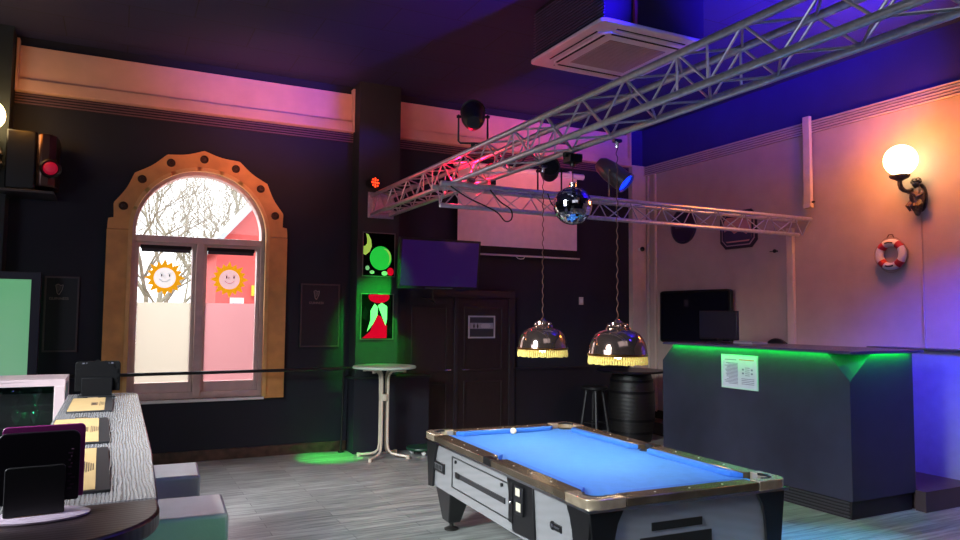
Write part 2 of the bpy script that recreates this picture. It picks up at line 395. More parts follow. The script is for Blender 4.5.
# window_2: green tinted frosted window at far left
w2 = sthing('window_2', 'pale green lit frosted panel in dark frame at the left', 'window', (-1.5, 9.2, 1.1))
f = MB(); f.box((-2.3, 9.14, .95), (-.75, 9.245, 1.06)); f.box((-2.3, 9.14, 2.16), (-.75, 9.245, 2.24)); f.box((-.84, 9.14, 1.06), (-.75, 9.245, 2.16)); f.box((-2.3, 9.14, 1.06), (-2.2, 9.245, 2.16))
f.box((-2.3, 9.16, 0), (-.75, 9.245, .95))
f.build('window_frame', mat('navy frame', (36, 36, 54), .5), w2, world=True, bev=.004)
def gradpane():
    m = bpy.data.materials.new('green lit frosted glass'); m.use_nodes = True; nt = m.node_tree; b = nt.nodes['Principled BSDF']
    tc = nt.nodes.new('ShaderNodeTexCoord'); sp = nt.nodes.new('ShaderNodeSeparateXYZ'); nt.links.new(tc.outputs['Generated'], sp.inputs[0])
    n = nt.nodes.new('ShaderNodeTexNoise'); n.inputs['Scale'].default_value = 1.5; nt.links.new(tc.outputs['Generated'], n.inputs[0])
    r = nt.nodes.new('ShaderNodeValToRGB'); r.color_ramp.elements[0].color = lin((130, 186, 146)); r.color_ramp.elements[1].color = lin((70, 180, 100))
    ad = nt.nodes.new('ShaderNodeMath'); ad.operation = 'MULTIPLY'; nt.links.new(sp.outputs[2], ad.inputs[0]); nt.links.new(n.outputs['Fac'], ad.inputs[1]); ad.inputs[1].default_value = 1
    nt.links.new(ad.outputs[0], r.inputs['Fac']); nt.links.new(r.outputs[0], b.inputs['Base Color']); nt.links.new(r.outputs[0], b.inputs['Emission Color'])
    b.inputs['Emission Strength'].default_value = .62; b.inputs['Base Color'].default_value = (0, 0, 0, 1)
    return m
MB().box((-2.2, 9.19, 1.06), (-.84, 9.2, 2.16)).build('pane', gradpane(), w2, world=True)

# handrail
t = thing('handrail', 'long black metal handrail crossing in front of the window', 'rail', (1.4, 9.3, 0))
MB().cyl((-.7, 9.3, 1.09), (2.79, 9.3, 1.105), .02, 12).build('rail', mat('black painted steel', (22, 20, 24), .3), t, world=True)
for x in (-.6, 2.7):
    MB().tube([(x, 9.3, 1.09), (x, 9.36, 1.0), (x, 9.42, .02)], .014, 8).build('post', black, t, world=True)
    MB().cyl((x, 9.42, .0), (x, 9.42, .02), .04, 14).build('foot', black, t, world=True)

# framed dark boards with harp emblem
line_m = mat('thin bronze frame line', (74, 62, 66), .5); gold_i = mat('faded gold print', (150, 132, 120), .6)
for xa, xb, za, zb, ex, lab in ((-.745, -.40, 1.355, 2.218, -.6, 'dark framed board with small harp emblem left of the window'), (2.15, 2.675, 1.378, 2.215, 2.36, 'dark framed board with small harp emblem between window and pillar')):
    t = thing('framed_board', lab, 'wall board', ((xa+xb)/2, YB-.01, za), 0, 'boards with harp emblem')
    MB().box((xa, YB-.02, za), (xb, YB-.003, zb)).build('board', mat('blackboard', (22, 22, 30), .5), t, world=True)
    f = MB(); e = .018
    f.box((xa, YB-.035, za), (xa+e, YB-.02, zb)); f.box((xb-e, YB-.035, za), (xb, YB-.02, zb)); f.box((xa+e, YB-.035, za), (xb-e, YB-.02, za+e)); f.box((xa+e, YB-.035, zb-e), (xb-e, YB-.02, zb))
    f.build('frame', line_m, t, world=True)
    m = MB(); y = YB-.023; ez = zb-.15
    m.tube([(ex-.035, y, ez+.05), (ex-.02, y, ez-.04), (ex, y, ez-.06)], .005, 6); m.tube([(ex, y, ez-.06), (ex+.03, y, ez), (ex+.038, y, ez+.05)], .005, 6)
    m.tube([(ex-.035, y, ez+.05), (ex-.012, y, ez+.062), (ex+.012, y, ez+.045), (ex+.038, y, ez+.055)], .005, 6)
    for k in range(4): m.tube([(ex-.02+.013*k, y, ez+.05), (ex-.01+.008*k, y, ez-.035+.012*k)], .0018, 4)
    m.build('harp_emblem', gold_i, t, world=True)
    text_mesh('GUINNESS', .042, gold_i, t, Matrix.Translation((ex-t.location.x, y-t.location.y, ez-.105-t.location.z)) @ Matrix.Rotation(pi/2, 4, 'X'))

# wall spotlight case at left with red lens
t = thing('wall_loudspeaker', 'black wall mounted case with metallic curved front and round red lens', 'loudspeaker', (-.86, 9.3, 3.1))
MB().box((-1.12, 9.02, 3.12), (-.84, YB-.1, 3.76)).build('case', black, t, world=True, bev=.02)
MB().prism([(-.84, 9.03), (-.80, 8.99), (-.72, 9.0), (-.66, 9.06), (-.64, 9.2), (-.64, 9.44), (-.84, 9.44)], 'z', 3.16, 3.74).build('curved_front', mat('bronze grey metal', (96, 72, 66), .3, .9), t, world=True, bev=.02)
rb = MB().lathe([(.105, 0), (.105, .05), (.085, .075), (.07, .06), (1e-6, .055)], (-.70, 9.04, 3.36), 24, Matrix.Rotation(pi/2, 4, 'X')).build('lens_ring', black, t, world=True)
MB().lathe([(.072, .06), (.05, .082), (1e-6, .09)], (-.70, 9.04, 3.36), 24, Matrix.Rotation(pi/2, 4, 'X')).build('red_lens', mat('red lens', (205, 30, 66), .4, emis=(220, 20, 60), es=.25), rb, world=True)
MB().box((-1.16, 9.0, 3.085), (-.66, YB-.001, 3.115)).build('shelf', mat('shelf grey', (58, 54, 58), .4), t, world=True, bev=.004)
MB().box((-.92, YB-.1, 3.2), (-.80, YB-.001, 3.6)).build('mount', blackmatt, t, world=True)

# ------------------------------------------------------------------ posters (UV glowing)
P_g = mat('fluorescent green paint', (40, 230, 80), .6, emis=(20, 230, 70), es=.55)
P_y = mat('fluorescent lime paint', (190, 240, 110), .6, emis=(170, 235, 90), es=.5)
P_w = mat('fluorescent mint paint', (190, 240, 190), .6, emis=(120, 225, 130), es=.5)
P_r = mat('fluorescent red paint', (150, 0, 30), 1, spec=0, emis=(225, 10, 40), es=.7)
P_k = mat('black poster ground', (6, 8, 9), 1, spec=0); P_f = mat('grey poster frame', (88, 96, 90), .4)
def poster(lab, xa, xb, za, zb, shapes):
    t = thing('framed_poster', lab, 'poster', ((xa+xb)/2, 9.25, za), 0, 'fluorescent posters on the pillar')
    w_, h_ = xb-xa, zb-za
    MB().box((-w_/2, -.012, 0), (w_/2, -.002, h_)).build('poster_board', P_k, t)
    f = MB(); e = .012
    f.box((-w_/2, -.022, 0), (-w_/2+e, -.012, h_)); f.box((w_/2-e, -.022, 0), (w_/2, -.012, h_)); f.box((-w_/2+e, -.022, 0), (w_/2-e, -.012, e)); f.box((-w_/2+e, -.022, h_-e), (w_/2-e, -.012, h_))
    f.build('frame', P_f, t)
    pr = MB()
    for i, (m, poly) in enumerate(shapes):
        pr.use(m); cl = [(max(e, min(1*w_-e, u*w_))-w_/2, max(e, min(h_-e, v*h_))) for u, v in poly]
        pr.prism(cl, 'y', -.0135-.0006*i, -.0125)
    pr.build('painting', None, t, smooth=False)
def el(cx_, cy_, rx, ry, n=24): return [(cx_+rx*cos(2*pi*k/n), cy_+ry*sin(2*pi*k/n)) for k in range(n)]
poster('black poster with large glowing green disc, upper of two on pillar', 2.885, 3.345, 2.32, 2.915, [
    (P_y, [(.0, .50), (.10, .48), (.22, .56), (.28, .68), (.26, .82), (.18, .94), (.10, .97), (.14, .84), (.14, .74), (.08, .68), (.0, .68)]),
    (P_g, el(.56, .42, .33, .27)), (P_y, el(.68, .44, .19, .20)), (P_g, el(.54, .41, .29, .24)), (P_w, el(.16, .19, .06, .05)), (P_w, el(.30, .10, .07, .04)), (P_w, el(.68, .08, .09, .05)), (P_r, el(.86, .12, .10, .09))])
poster('black poster with red shapes and two pale green strands, lower of two on pillar', 2.875, 3.335, 1.48, 2.095, [
    (P_r, el(.55, .93, .32, .14)), (P_r, [(.05, .03), (.30, .18), (.48, .55), (.62, .50), (.80, .30), (.80, .03)]),
    (P_w, [(.20, .17), (.30, .42), (.30, .62), (.42, .78), (.52, .70), (.50, .52), (.38, .34)]), (P_w, [(.52, .74), (.64, .80), (.80, .72), (.80, .45), (.76, .30), (.68, .45), (.60, .60)]),
    (mat('dim grey print', (22, 26, 26), 1, spec=0), [(.04, .5), (.14, .72), (.22, .6), (.18, .4)]), (mat('dim grey print b', (24, 22, 28), 1, spec=0), [(.85, .2), (.95, .35), (.93, .1)])])

# ------------------------------------------------------------------ standing table
t = thing('bistro_table', 'tall round folding bistro table with cream tube legs by the pillar', 'table', (3.09, 8.86, 0), radians(2))
cr = mat('cream enamel tube', (212, 200, 180), .35)
MB().lathe([(1e-6, 1.128), (.395, 1.128), (.404, 1.136), (.404, 1.152), (.395, 1.160), (1e-6, 1.160)], n=48).build('tabletop', mat('green lit cream laminate', (190, 215, 195), .35), t)  # cream top, with the green light on it tinted into the colour
for k, a in enumerate((40, 140, 220, 320)):
    c_, s_ = cos(radians(a)), sin(radians(a)); P = []
    for r, z in ((.27, 1.10), (.16, 1.10), (.10, 1.09), (.065, 1.05), (.055, .98), (.052, .7), (.052, .3), (.055, .17), (.07, .10), (.11, .06), (.17, .045), (.33, .025)): P.append((c_*r, s_*r, z))
    lg = MB().tube(P, .0165, 10).build('leg', cr, t)
    MB().cyl((c_*.33, s_*.33, .0), (c_*.33, s_*.33, .045), .024, 12).build('foot_cap', cr, lg)
    MB().cyl((c_*.27, s_*.27, 1.08), (c_*.27, s_*.27, 1.128), .02, 10).build('bracket_cap', cr, lg)
MB().cyl((0, 0, .72), (0, 0, .80), .062, 20).build('collar', cr, t)
MB().box((-.14, -.03, 1.112), (.14, .03, 1.128)).build('top_plate', cr, t)
# low dolly behind table
t = thing('plant_dolly', 'low dark round dolly on white castors behind the bistro table', 'dolly', (3.62, 8.86, 0))
MB().lathe([(1e-6, .07), (.2, .07), (.205, .085), (.2, .10), (1e-6, .10)], n=32).build('plate', mat('green lit dark plate', (30, 70, 50), .4), t)  # dark plate, with green light painted into its colour
for a in (20, 140, 260): MB().sphere((.13*cos(radians(a)), .13*sin(radians(a)), .034), .034, 12).build('castor', white, t)

# ------------------------------------------------------------------ double door, sign, TV, screen
door_w = mat('dark brown door veneer', (34, 22, 24), .45, noise=.25, nscale=6, stretch=(6, 6, 1)); door_f = mat('dark door casing', (34, 27, 34), .5)
def leaf(n, xa, xb, lab):
    d = sthing(n, lab, 'door', ((xa+xb)/2, YB-.03, 0))
    MB().box((xa, YB-.045, .01), (xb, YB-.002, 2.06)).build('door_leaf', door_w, d, world=True)
    for za, zb in ((.12, .86), (1.0, 1.94)):
        f = MB(); e = .03
        f.box((xa+.1, YB-.06, za), (xa+.1+e, YB-.045, zb)); f.box((xb-.1-e, YB-.06, za), (xb-.1, YB-.045, zb)); f.box((xa+.1+e, YB-.06, za), (xb-.1-e, YB-.045, za+e)); f.box((xa+.1+e, YB-.06, zb-e), (xb-.1-e, YB-.045, zb))
        f.build('door_panel', door_w, d, world=True, bev=.004)
    hx = xb-.06 if n == 'door_1' else xa+.06
    MB().tube([(hx, YB-.045, 1.03), (hx, YB-.09, 1.03), (hx+(-.1 if n == 'door_1' else .1), YB-.09, 1.03)], .009, 8).build('door_handle', steel, d, world=True)
leaf('door_1', 3.60, 4.36, 'dark brown panelled door leaf below the television')
leaf('door_2', 4.42, 5.26, 'dark brown panelled door leaf with pictogram sign')
f = MB(); f.box((3.48, YB-.07, 0), (3.6, YB-.001, 2.07)); f.box((4.36, YB-.07, 0), (4.42, YB-.001, 2.07)); f.box((5.26, YB-.07, 0), (5.36, YB-.001, 2.07)); f.box((3.48, YB-.07, 2.07), (5.36, YB-.001, 2.18))
struct(f.build('trim_14', door_f, bev=.005), 'dark door casing around both leaves', 'door frame')
t = thing('restroom_sign', 'small grey framed sign with two pictograms on the dark door', 'sign', (4.80, YB-.062, 1.48))
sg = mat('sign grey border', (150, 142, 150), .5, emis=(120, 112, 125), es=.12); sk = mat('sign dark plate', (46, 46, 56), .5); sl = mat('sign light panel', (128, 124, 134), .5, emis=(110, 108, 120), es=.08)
f = MB(); W_, H_ = .22, .33; e = .022
f.box((-W_, -.012, 0), (-W_+e, 0, H_)); f.box((W_-e, -.012, 0), (W_, 0, H_)); f.box((-W_+e, -.012, 0), (W_-e, 0, e)); f.box((-W_+e, -.012, H_-e), (W_-e, 0, H_)); f.build('frame', sg, t)
MB().box((-W_+e, -.006, e), (W_-e, -.001, H_-e)).build('plate', sk, t)
MB().box((-W_+.03, -.009, .14), (W_-.03, -.0061, .225)).build('light_strip', sl, t)
for px in (-.13, -.07):
    m = MB(); m.prism(disc(px, .208, .009, 12), 'y', -.012, -.0091); m.prism([(px-.014, .165), (px-.010, .197), (px+.010, .197), (px+.014, .165)], 'y', -.012, -.0091); m.box((px-.008, -.012, .146), (px+.008, -.0091, .165)); m.build('pictogram', black, t, smooth=False)
m = MB(); m.prism([(.0, .15), (.12, .15), (.15, .18), (.12, .212), (.0, .212), (-.02, .18)], 'y', -.011, -.0091); m.build('arrow_panel', sg, t, smooth=False)

t = thing('television', 'large flat television tilted down on a wall arm right of the posters', 'television', (3.83, 8.88, 2.16))
Mt = Matrix.Rotation(radians(7), 4, 'X')
MB().box((-.585, -.03, .0), (.585, .03, .67), Mt).build('bezel', black, t, bev=.006)
MB().box((-.555, -.034, .04), (.555, -.0301, .64), Mt).build('screen', mat('glossy dark screen', (24, 14, 34), .12, spec=.7, emis=(60, 24, 110), es=.3), t)  # violet emission stands in for reflections on the switched-off screen
MB().box((-.2, -.036, .008), (.2, -.0301, .022), Mt).build('chrome_strip', steel, t)
m = MB(); m.box((-.05, .04, .30), (.05, .66, .36)); m.box((-.2, .03, .15), (.2, .06, .5)); m.build('wall_arm', black, t)
m = MB(); m.tube([(-.05, .05, .0), (-.04, .08, -.12), (.03, .12, -.2), (.06, .4, -.14), (.02, .66, -.1)], .008, 6); m.build('cable', black, t)

t = thing('projection_screen', 'wide white pull down projection screen hanging behind the trusses', 'projection screen', (5.4, 9.42, 2.7))
MB().cyl((4.30, 9.42, 4.02), (6.55, 9.42, 4.02), .045, 18).build('housing', white, t, world=True)
MB().box((4.36, 9.418, 2.84), (6.43, 9.422, 4.0)).build('screen_fabric', mat('screen fabric', (226, 206, 206), .8), t, world=True)
MB().box((4.36, 9.414, 2.735), (6.43, 9.4175, 2.84)).build('black_border', blackmatt, t, world=True)
MB().cyl((4.34, 9.42, 2.715), (6.48, 9.42, 2.715), .014, 10).build('bottom_bar', offwhite, t, world=True)
MB().tube([(5.34, 9.42, 2.70), (5.36, 9.41, 2.675), (5.41, 9.41, 2.668), (5.46, 9.41, 2.675), (5.48, 9.42, 2.70)], .006, 8).build('pull_handle', white, t, world=True)
for xx in (4.5, 6.3): MB().box((xx-.02, 9.40, 4.03), (xx+.02, YB-.003, 4.09)).build('bracket', white, t, world=True)
t = thing('light_switch', 'small white switch on the dark wall left of the cream corner', 'switch', (6.6, YB-.002, 2.0))
MB().box((-.04, -.012, 0), (.04, 0, .12)).build('plate', offwhite, t, bev=.003); MB().box((-.025, -.018, .03), (.025, -.012, .09)).build('rocker', white, t, bev=.002)

# ------------------------------------------------------------------ trusses
AX, AXR, AZT, AZB = 3.0, 3.265, 3.405, 3.158
t = thing('lighting_truss', 'large square aluminium truss running overhead from the pillar towards the camera', 'truss', (3.13, 5, AZB), 0, None)
yA, yE = 1.0, 9.235
for (x, z) in ((AX, AZT), (AXR, AZT), (AX, AZB), (AXR, AZB)):
    MB().cyl((x, yA, z), (x, yE, z), .025, 14).build('chord', alu, t, world=True)
br = []; st = .255; ny = int((yE-yA-.1)/st)
for i in range(ny):
    ya = yE-.06-i*st; yb_ = ya-st; up = i % 2 == 0
    for face in range(4):
        fl = up if face % 2 == 0 else not up
        if face == 0: p, q_ = (AX, ya, AZB if fl else AZT), (AX, yb_, AZT if fl else AZB)
        elif face == 1: p, q_ = (AXR, ya, AZB if fl else AZT), (AXR, yb_, AZT if fl else AZB)
        elif face == 2: p, q_ = (AX if fl else AXR, ya, AZB), (AXR if fl else AX, yb_, AZB)
        else: p, q_ = (AX if fl else AXR, ya, AZT), (AXR if fl else AX, yb_, AZT)
        br.append((p, q_))
for i in (0, 7, 8, 15, 16, 23, 24):
    ya = yE-.05-i*st
    for x in (AX, AXR): br.append(((x, ya, AZB), (x, ya, AZT)))
br.sort(key=lambda s_: s_[0][1])
vis = [s_ for s_ in br if s_[0][1] > 1.4]; rest = [s_ for s_ in br if s_[0][1] <= 1.4]
for p, q_ in vis[:99]: MB().cyl(p, q_, .0085, 8).build('brace', alu2, t, world=True)
m = MB()
for p, q_ in vis[99:]+rest: m.cyl(p, q_, .0085, 8)
o = m.build('brace_row', alu2, t, world=True); o['kind'] = 'stuff'
MB().box((AX-.05, yE-.001, AZB-.05), (AXR+.05, 9.249, AZT+.05)).build('end_plate', alu, t, world=True, bev=.003)

BY, BY2, BZT, BZB = 6.22, 6.44, 3.062, 2.868; bxa, bxb = 2.70, 7.80; BYM = 6.33
t = thing('lighting_truss', 'slim triangular aluminium truss crossing to the cream right wall', 'truss', (5.2, BYM, BZB))
for (y, z, xb) in ((BY, BZT, bxb), (BY2, BZT, bxb), (BYM, BZB, bxb-.10)): MB().cyl((bxa if z == BZT else bxa+.04, y, z), (xb, y, z), .023, 14).build('chord', alu, t, world=True)
st = .215; nx = int((bxb-bxa-.15)/st)
for i in range(nx):
    xa = bxa+.08+i*st; xb = xa+st; up = i % 2 == 0
    for face in range(3):
        if face == 0: p, q_ = ((xa, BY, BZT), (xb, BYM, BZB)) if up else ((xa, BYM, BZB), (xb, BY, BZT))
        elif face == 1: p, q_ = ((xa, BYM, BZB), (xb, BY2, BZT)) if up else ((xa, BY2, BZT), (xb, BYM, BZB))
        else: p, q_ = ((xa, BY, BZT), (xb, BY2, BZT)) if up else ((xa, BY2, BZT), (xb, BY, BZT))
        MB().cyl(p, q_, .0065, 8).build('brace', alu2, t, world=True)
for x in (bxb-.01, bxa+.06): MB().tube([(x, BY, BZT), (x-.02, BYM, BZB), (x, BY2, BZT), (x, BY, BZT)], .008, 8).build('end_brace', alu2, t, world=True)
blk = MB()
for x in (3.02, 3.245): blk.box((x-.03, BY-.03, 3.088), (x+.03, BY+.03, 3.132))
blk.build('clamp', steel, t, world=True)
# cable loops over the slim truss
cab = mat('black cable rubber', (20, 18, 22), .5)
def droop(pts, r=.007, n=24):
    out = []
    P = [Vector(p) for p in pts]
    for i in range(len(P)-1):
        p0, p1, p2, p3 = P[max(i-1, 0)], P[i], P[i+1], P[min(i+2, len(P)-1)]
        for k in range(8):
            s_ = k/8; out.append(.5*((2*p1)+(p2-p0)*s_+(2*p0-5*p1+4*p2-p3)*s_*s_+(3*p1-p0-3*p2+p3)*s_**3))
    out.append(P[-1]); return MB().tube(out, r, 6)
tag(droop([(2.78, 6.175, 3.03), (2.95, 6.15, 2.93), (3.12, 6.15, 2.87), (3.27, 6.15, 2.81), (3.36, 6.15, 2.73), (3.43, 6.15, 2.76), (3.42, 6.15, 2.85), (3.3, 6.15, 2.92), (3.2, 6.17, 3.03)]).build('cable', cab), 'black cable hanging in a loop below the slim truss', 'cable')
tag(droop([(3.86, 6.175, 3.05), (3.92, 6.16, 2.93), (4.05, 6.16, 2.98), (4.2, 6.16, 2.90), (4.4, 6.17, 3.0)], .006).build('cable', cab), 'black cable draped along the slim truss towards the blue spotlight', 'cable')
tag(droop([(AXR+.045, 7.3, 3.41), (AXR+.05, 6.9, 3.22), (AXR+.05, 6.4, 3.34), (AXR+.05, 5.9, 3.2), (AXR+.05, 5.5, 3.33), (AXR+.05, 5.0, 3.25)], .007).build('cable', cab), 'black cable tied along the side of the large truss', 'cable')

# ------------------------------------------------------------------ stage lights
def par_can(lab, loc, rz, tilt, body_m, lens_m, r=.1, L=.26, yk=.36, foot=True, group='spotlights on the trusses'):
    # loc = point on the truss where the yoke is clamped; can pivots above it
    t = thing('spotlight', lab, 'spotlight', loc, rz, group)
    R_ = Matrix.Translation((0, 0, yk*.72)) @ Matrix.Rotation(tilt, 4, 'X')
    M_ = R_ @ Matrix.Rotation(-pi/2, 4, 'X')
    MB().lathe([(1e-6, -L*.55), (r*.55, -L*.53), (r*.8, -L*.42), (r*.92, -L*.25), (r, -L*.1), (r, L*.42), (r*1.08, L*.44), (r*1.08, L*.5), (r*.93, L*.5), (r*.93, L*.40)], n=28, M=M_).build('can', body_m, t)
    MB().lathe([(1e-6, L*.40), (r*.9, L*.40), (r*.93, L*.43), (1e-6, L*.46)], n=28, M=M_).build('lens', lens_m, t)
    w_ = r+.025; z_ = yk*.72
    MB().tube([(-w_, 0, z_+.02), (-w_, 0, .05), (-w_+.02, 0, .03), (w_-.02, 0, .03), (w_, 0, .05), (w_, 0, z_+.02)], .009, 8).build('yoke', body_m, t)
    for s in (-1, 1): MB().cyl((s*(r-.01), 0, z_), (s*(w_+.02), 0, z_), .014, 10).build('knob', body_m, t)
    m = MB(); m.box((-.02, -.02, .0), (.02, .02, .035)); m.build('clamp', body_m, t)
    return t
lens_d = mat('dark lens', (30, 30, 36), .1, spec=.8)
cand = mat('black enamel can', (26, 24, 30), .45)
par_can('black spotlight standing upright on top of the large truss', (AX, 6.15, AZT+.026), radians(-25), radians(35), cand, lens_d, .115, .30, .40)
par_can('black spotlight on the slim truss left of the mirror ball', (4.05, BY2, BZT+.024), radians(150), radians(10), cand, lens_d, .10, .26, .36)
bl_can = mat('silver spotlight housing', (104, 102, 112), .3, .5)
lens_b = emit('blue glowing lens', (12, 50, 255), 2.5)
par_can('silver spotlight with glowing blue lens right of the mirror ball', (4.88, BY2, BZT+.024), radians(-146), radians(-40), bl_can, lens_b, .115, .40, .44)
# red LED par on pillar
t = thing('spotlight', 'small LED spotlight glowing red orange on the pillar', 'spotlight', (2.985, 9.13, 3.56), 0, 'spotlights on the trusses')
M_ = Matrix.Rotation(radians(20), 4, 'Z') @ Matrix.Rotation(pi/2, 4, 'X')
MB().lathe([(1e-6, -.09), (.06, -.08), (.078, 0), (.078, .05), (.07, .052), (.07, .04)], n=24, M=M_).build('can', black, t)
MB().lathe([(1e-6, .030), (.068, .030), (.068, .034), (1e-6, .036)], n=24, M=M_).build('lens_plate', mat('red lens plate', (120, 10, 6), .4, emis=(255, 20, 5), es=1.2), t)
m = MB()
for k in range(13):
    rr, a = (0, 0) if k == 0 else ((.03, k*pi/2) if k < 5 else (.054, k*pi/4))
    m.sphere(M_ @ Vector((rr*cos(a), rr*sin(a), .04)), .011, 8)
m.build('led_cluster', emit('orange red LED', (255, 60, 24), 5), t)
MB().box((-.02, .02, -.06), (.02, .12, -.02)).build('bracket', black, t)

# mirror ball
DX, DY, DZ, DR = 3.265, 4.84, 2.70, .155
t = thing('mirror_ball', 'silver mirror ball hanging from a black motor on the large truss', 'mirror ball', (DX, DY, DZ))
m = MB(); nl, = (22,)
for i in range(nl):
    p0, p1 = pi*i/nl, pi*(i+1)/nl; pm = (p0+p1)/2; k = max(6, int(44*sin(pm)))
    for j in range(k):
        a0_, a1_ = 2*pi*j/k, 2*pi*(j+1)/k; am = (a0_+a1_)/2
        n_ = Vector((sin(pm)*cos(am), sin(pm)*sin(am), cos(pm)))
        u_ = Vector((-sin(am), cos(am), 0)); v_ = n_.cross(u_)
        n2 = (n_+u_*random.uniform(-.035, .035)+v_*random.uniform(-.035, .035)).normalized()
        u2 = (u_-n2*u_.dot(n2)).normalized(); v2 = n2.cross(u2)
        hw = DR*sin(pm)*pi/k*.95; hh = DR*(pi/nl)/2*.95
        c_ = n_*DR
        m._f([m.bm.verts.new(c_+u2*s_*hw+v2*q_*hh) for s_, q_ in ((-1, -1), (1, -1), (1, 1), (-1, 1))])
m.build('mirror_facets', mat('mirror tile', (225, 225, 235), .04, 1), t, flatshade=True)
MB().sphere((0, 0, 0), DR-.004, 24).build('core', mat('ball core', (60, 60, 66), .4), t)
MB().cyl((0, 0, DR-.01), (0, 0, DR+.03), .03, 16).build('cap', steel, t)
MB().cyl((0, 0, DR+.03), (0, 0, 3.05-DZ), .004, 8).build('cord', black, t)
m = MB(); m.box((-.06, -.05, 3.05-DZ), (.06, .05, 3.115-DZ)); m.box((-.085, -.02, 3.09-DZ), (.085, .02, 3.13-DZ)); m.cyl((0, 0, 3.02-DZ), (0, 0, 3.06-DZ), .022, 12); m.build('motor', black, t, bev=.004)

# pendant lamps over the pool table
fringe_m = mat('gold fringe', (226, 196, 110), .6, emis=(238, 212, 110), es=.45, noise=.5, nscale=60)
bulb_m = emit('warm bulb', (255, 226, 170), 45)
def pendant(lab, loc, top):
    t = thing('pendant_lamp', lab, 'lamp', loc, 0, 'pendant lamps above the pool table')
    MB().lathe([(.066, .285), (.09, .275), (.13, .262), (.165, .24), (.19, .205), (.207, .16), (.215, .115), (.219, .085), (.226, .08), (.226, .072), (.215, .072), (.203, .13), (.18, .20), (.12, .25), (.066, .275)], n=48).build('lamp_shade', chrome, t)
    MB().lathe([(.075, .268), (.085, .285), (.075, .30), (.05, .302), (.045, .33), (.02, .345), (.012, .36)], n=48, lobes=8, amp=.10).build('crown', chrome, t)
    for k in range(6):
        a = 2*pi*k/6; MB().sphere((.068*cos(a), .068*sin(a), .305), .020, 10).build('crown_knob', chrome, t)
    m = MB()
    for k in range(72):
        a = 2*pi*k/72; x, y = .213*cos(a), .213*sin(a); jz = random.uniform(-.006, .004)
        m.tube([(x, y, .078), (x*1.01, y*1.01, .05), (x*1.02, y*1.02, .028), (x*1.0, y*1.0, .008+jz)], [.0055, .006, .0075, .009], 6)
    m.build('fringe', fringe_m, t)
    MB().lathe([(.220, .068), (.226, .072), (.226, .084), (.220, .088)], n=48).build('fringe_band', brass, t)
    MB().sphere((0, 0, .085), .038, 16, (1, 1, 1.2)).build('bulb', bulb_m, t)
    MB().cyl((0, 0, .125), (0, 0, .285), .02, 14).build('socket', brass, t)
    t.scale = (.97, .97, .92)
    c = MB(); h = (top-loc[2])/.92
    nL = int((h-.36)/.05); pts = []
    for k in range(nL*4+1):
        z = .36+(h-.36)*k/(nL*4); pts.append((.006*sin(k*.9), .006*cos(k*.9), z))
    c.tube(pts, .004, 6); c.build('cord', mat('braided brown cord', (96, 62, 52), .6), t)
    m = MB(); m.cyl((0, 0, h-.01), (0, 0, h+.05), .014, 10); m.box((-.035, -.02, h+.035), (.035, .02, h+.058)); m.build('hook_clamp', steel, t)
pendant('far fringed chrome pendant lamp, smaller in view, left of the other', (3.285, 5.33, 1.458), 3.07)
pendant('near fringed chrome pendant lamp, larger in view, beside the bar', (3.28, 4.28, 1.458), 3.07)

# ------------------------------------------------------------------ ceiling AC
t = thing('air_conditioner', 'white square ceiling cassette air conditioner with slotted edges', 'air conditioner', (4.34, 5.66, 4.4))
hw = .635
def rsq(h, r, n=6):
    out = []
    for (sx, sy, a0_) in ((1, 1, 0), (-1, 1, 90), (-1, -1, 180), (1, -1, 270)):
        for k in range(n+1):
            a = radians(a0_+90*k/n); out.append((sx*(h-r)+r*cos(a), sy*(h-r)+r*sin(a)))
    return out
acw = mat('white air conditioner plastic', (214, 212, 216), .4)
MB().prism(rsq(hw, .06), 'z', .0, .035).build('panel', acw, t, bev=.008)
MB().prism(rsq(.47, .08), 'z', -.02, .0).build('inner_frame', acw, t, bev=.008)
m = MB().use(mat('beige intake grille', (150, 132, 134), .6)); m.box((-.33, -.33, -.026), (.33, .33, -.02))
m.use(mat('beige grille rib', (176, 158, 158), .6))
for k in range(22): m.box((-.33, -.325+k*.03, -.030), (.33, -.315+k*.03, -.026))
m.build('intake_grille', None, t)
sl = mat('dark louvre gap', (20, 18, 26), .8)
for k in range(4):
    M_ = Matrix.Rotation(k*pi/2, 4, 'Z')
    a = MB().use(sl); a.box((-.40, -.535, -.004), (.40, -.52, .0), M_); a.box((-.40, -.46, -.0245), (.40, -.435, -.0201), M_); a.use(acw); a.box((-.40, -.515, -.012), (.40, -.475, -.001), M_)
    a.build('louvre', None, t)
m = MB().use(mat('dark plenum', (26, 24, 36), .7)); m.box((-.585, -.585, .035), (.585, .585, .549)); m.use(mat('violet grey rib', (84, 80, 110), .5))
for k in range(16):
    z = .05+k*.030
    m.box((-.60, -.60, z), (-.585, .60, z+.010)); 
m.build('ribbed_casing', None, t)
MB().box((-.28, -.632, .036), (-.25, -.602, .549)).build('hanger', mat('red lit bracket', (120, 40, 60), .5), t)  # red light falling on the hanger is painted as its colour

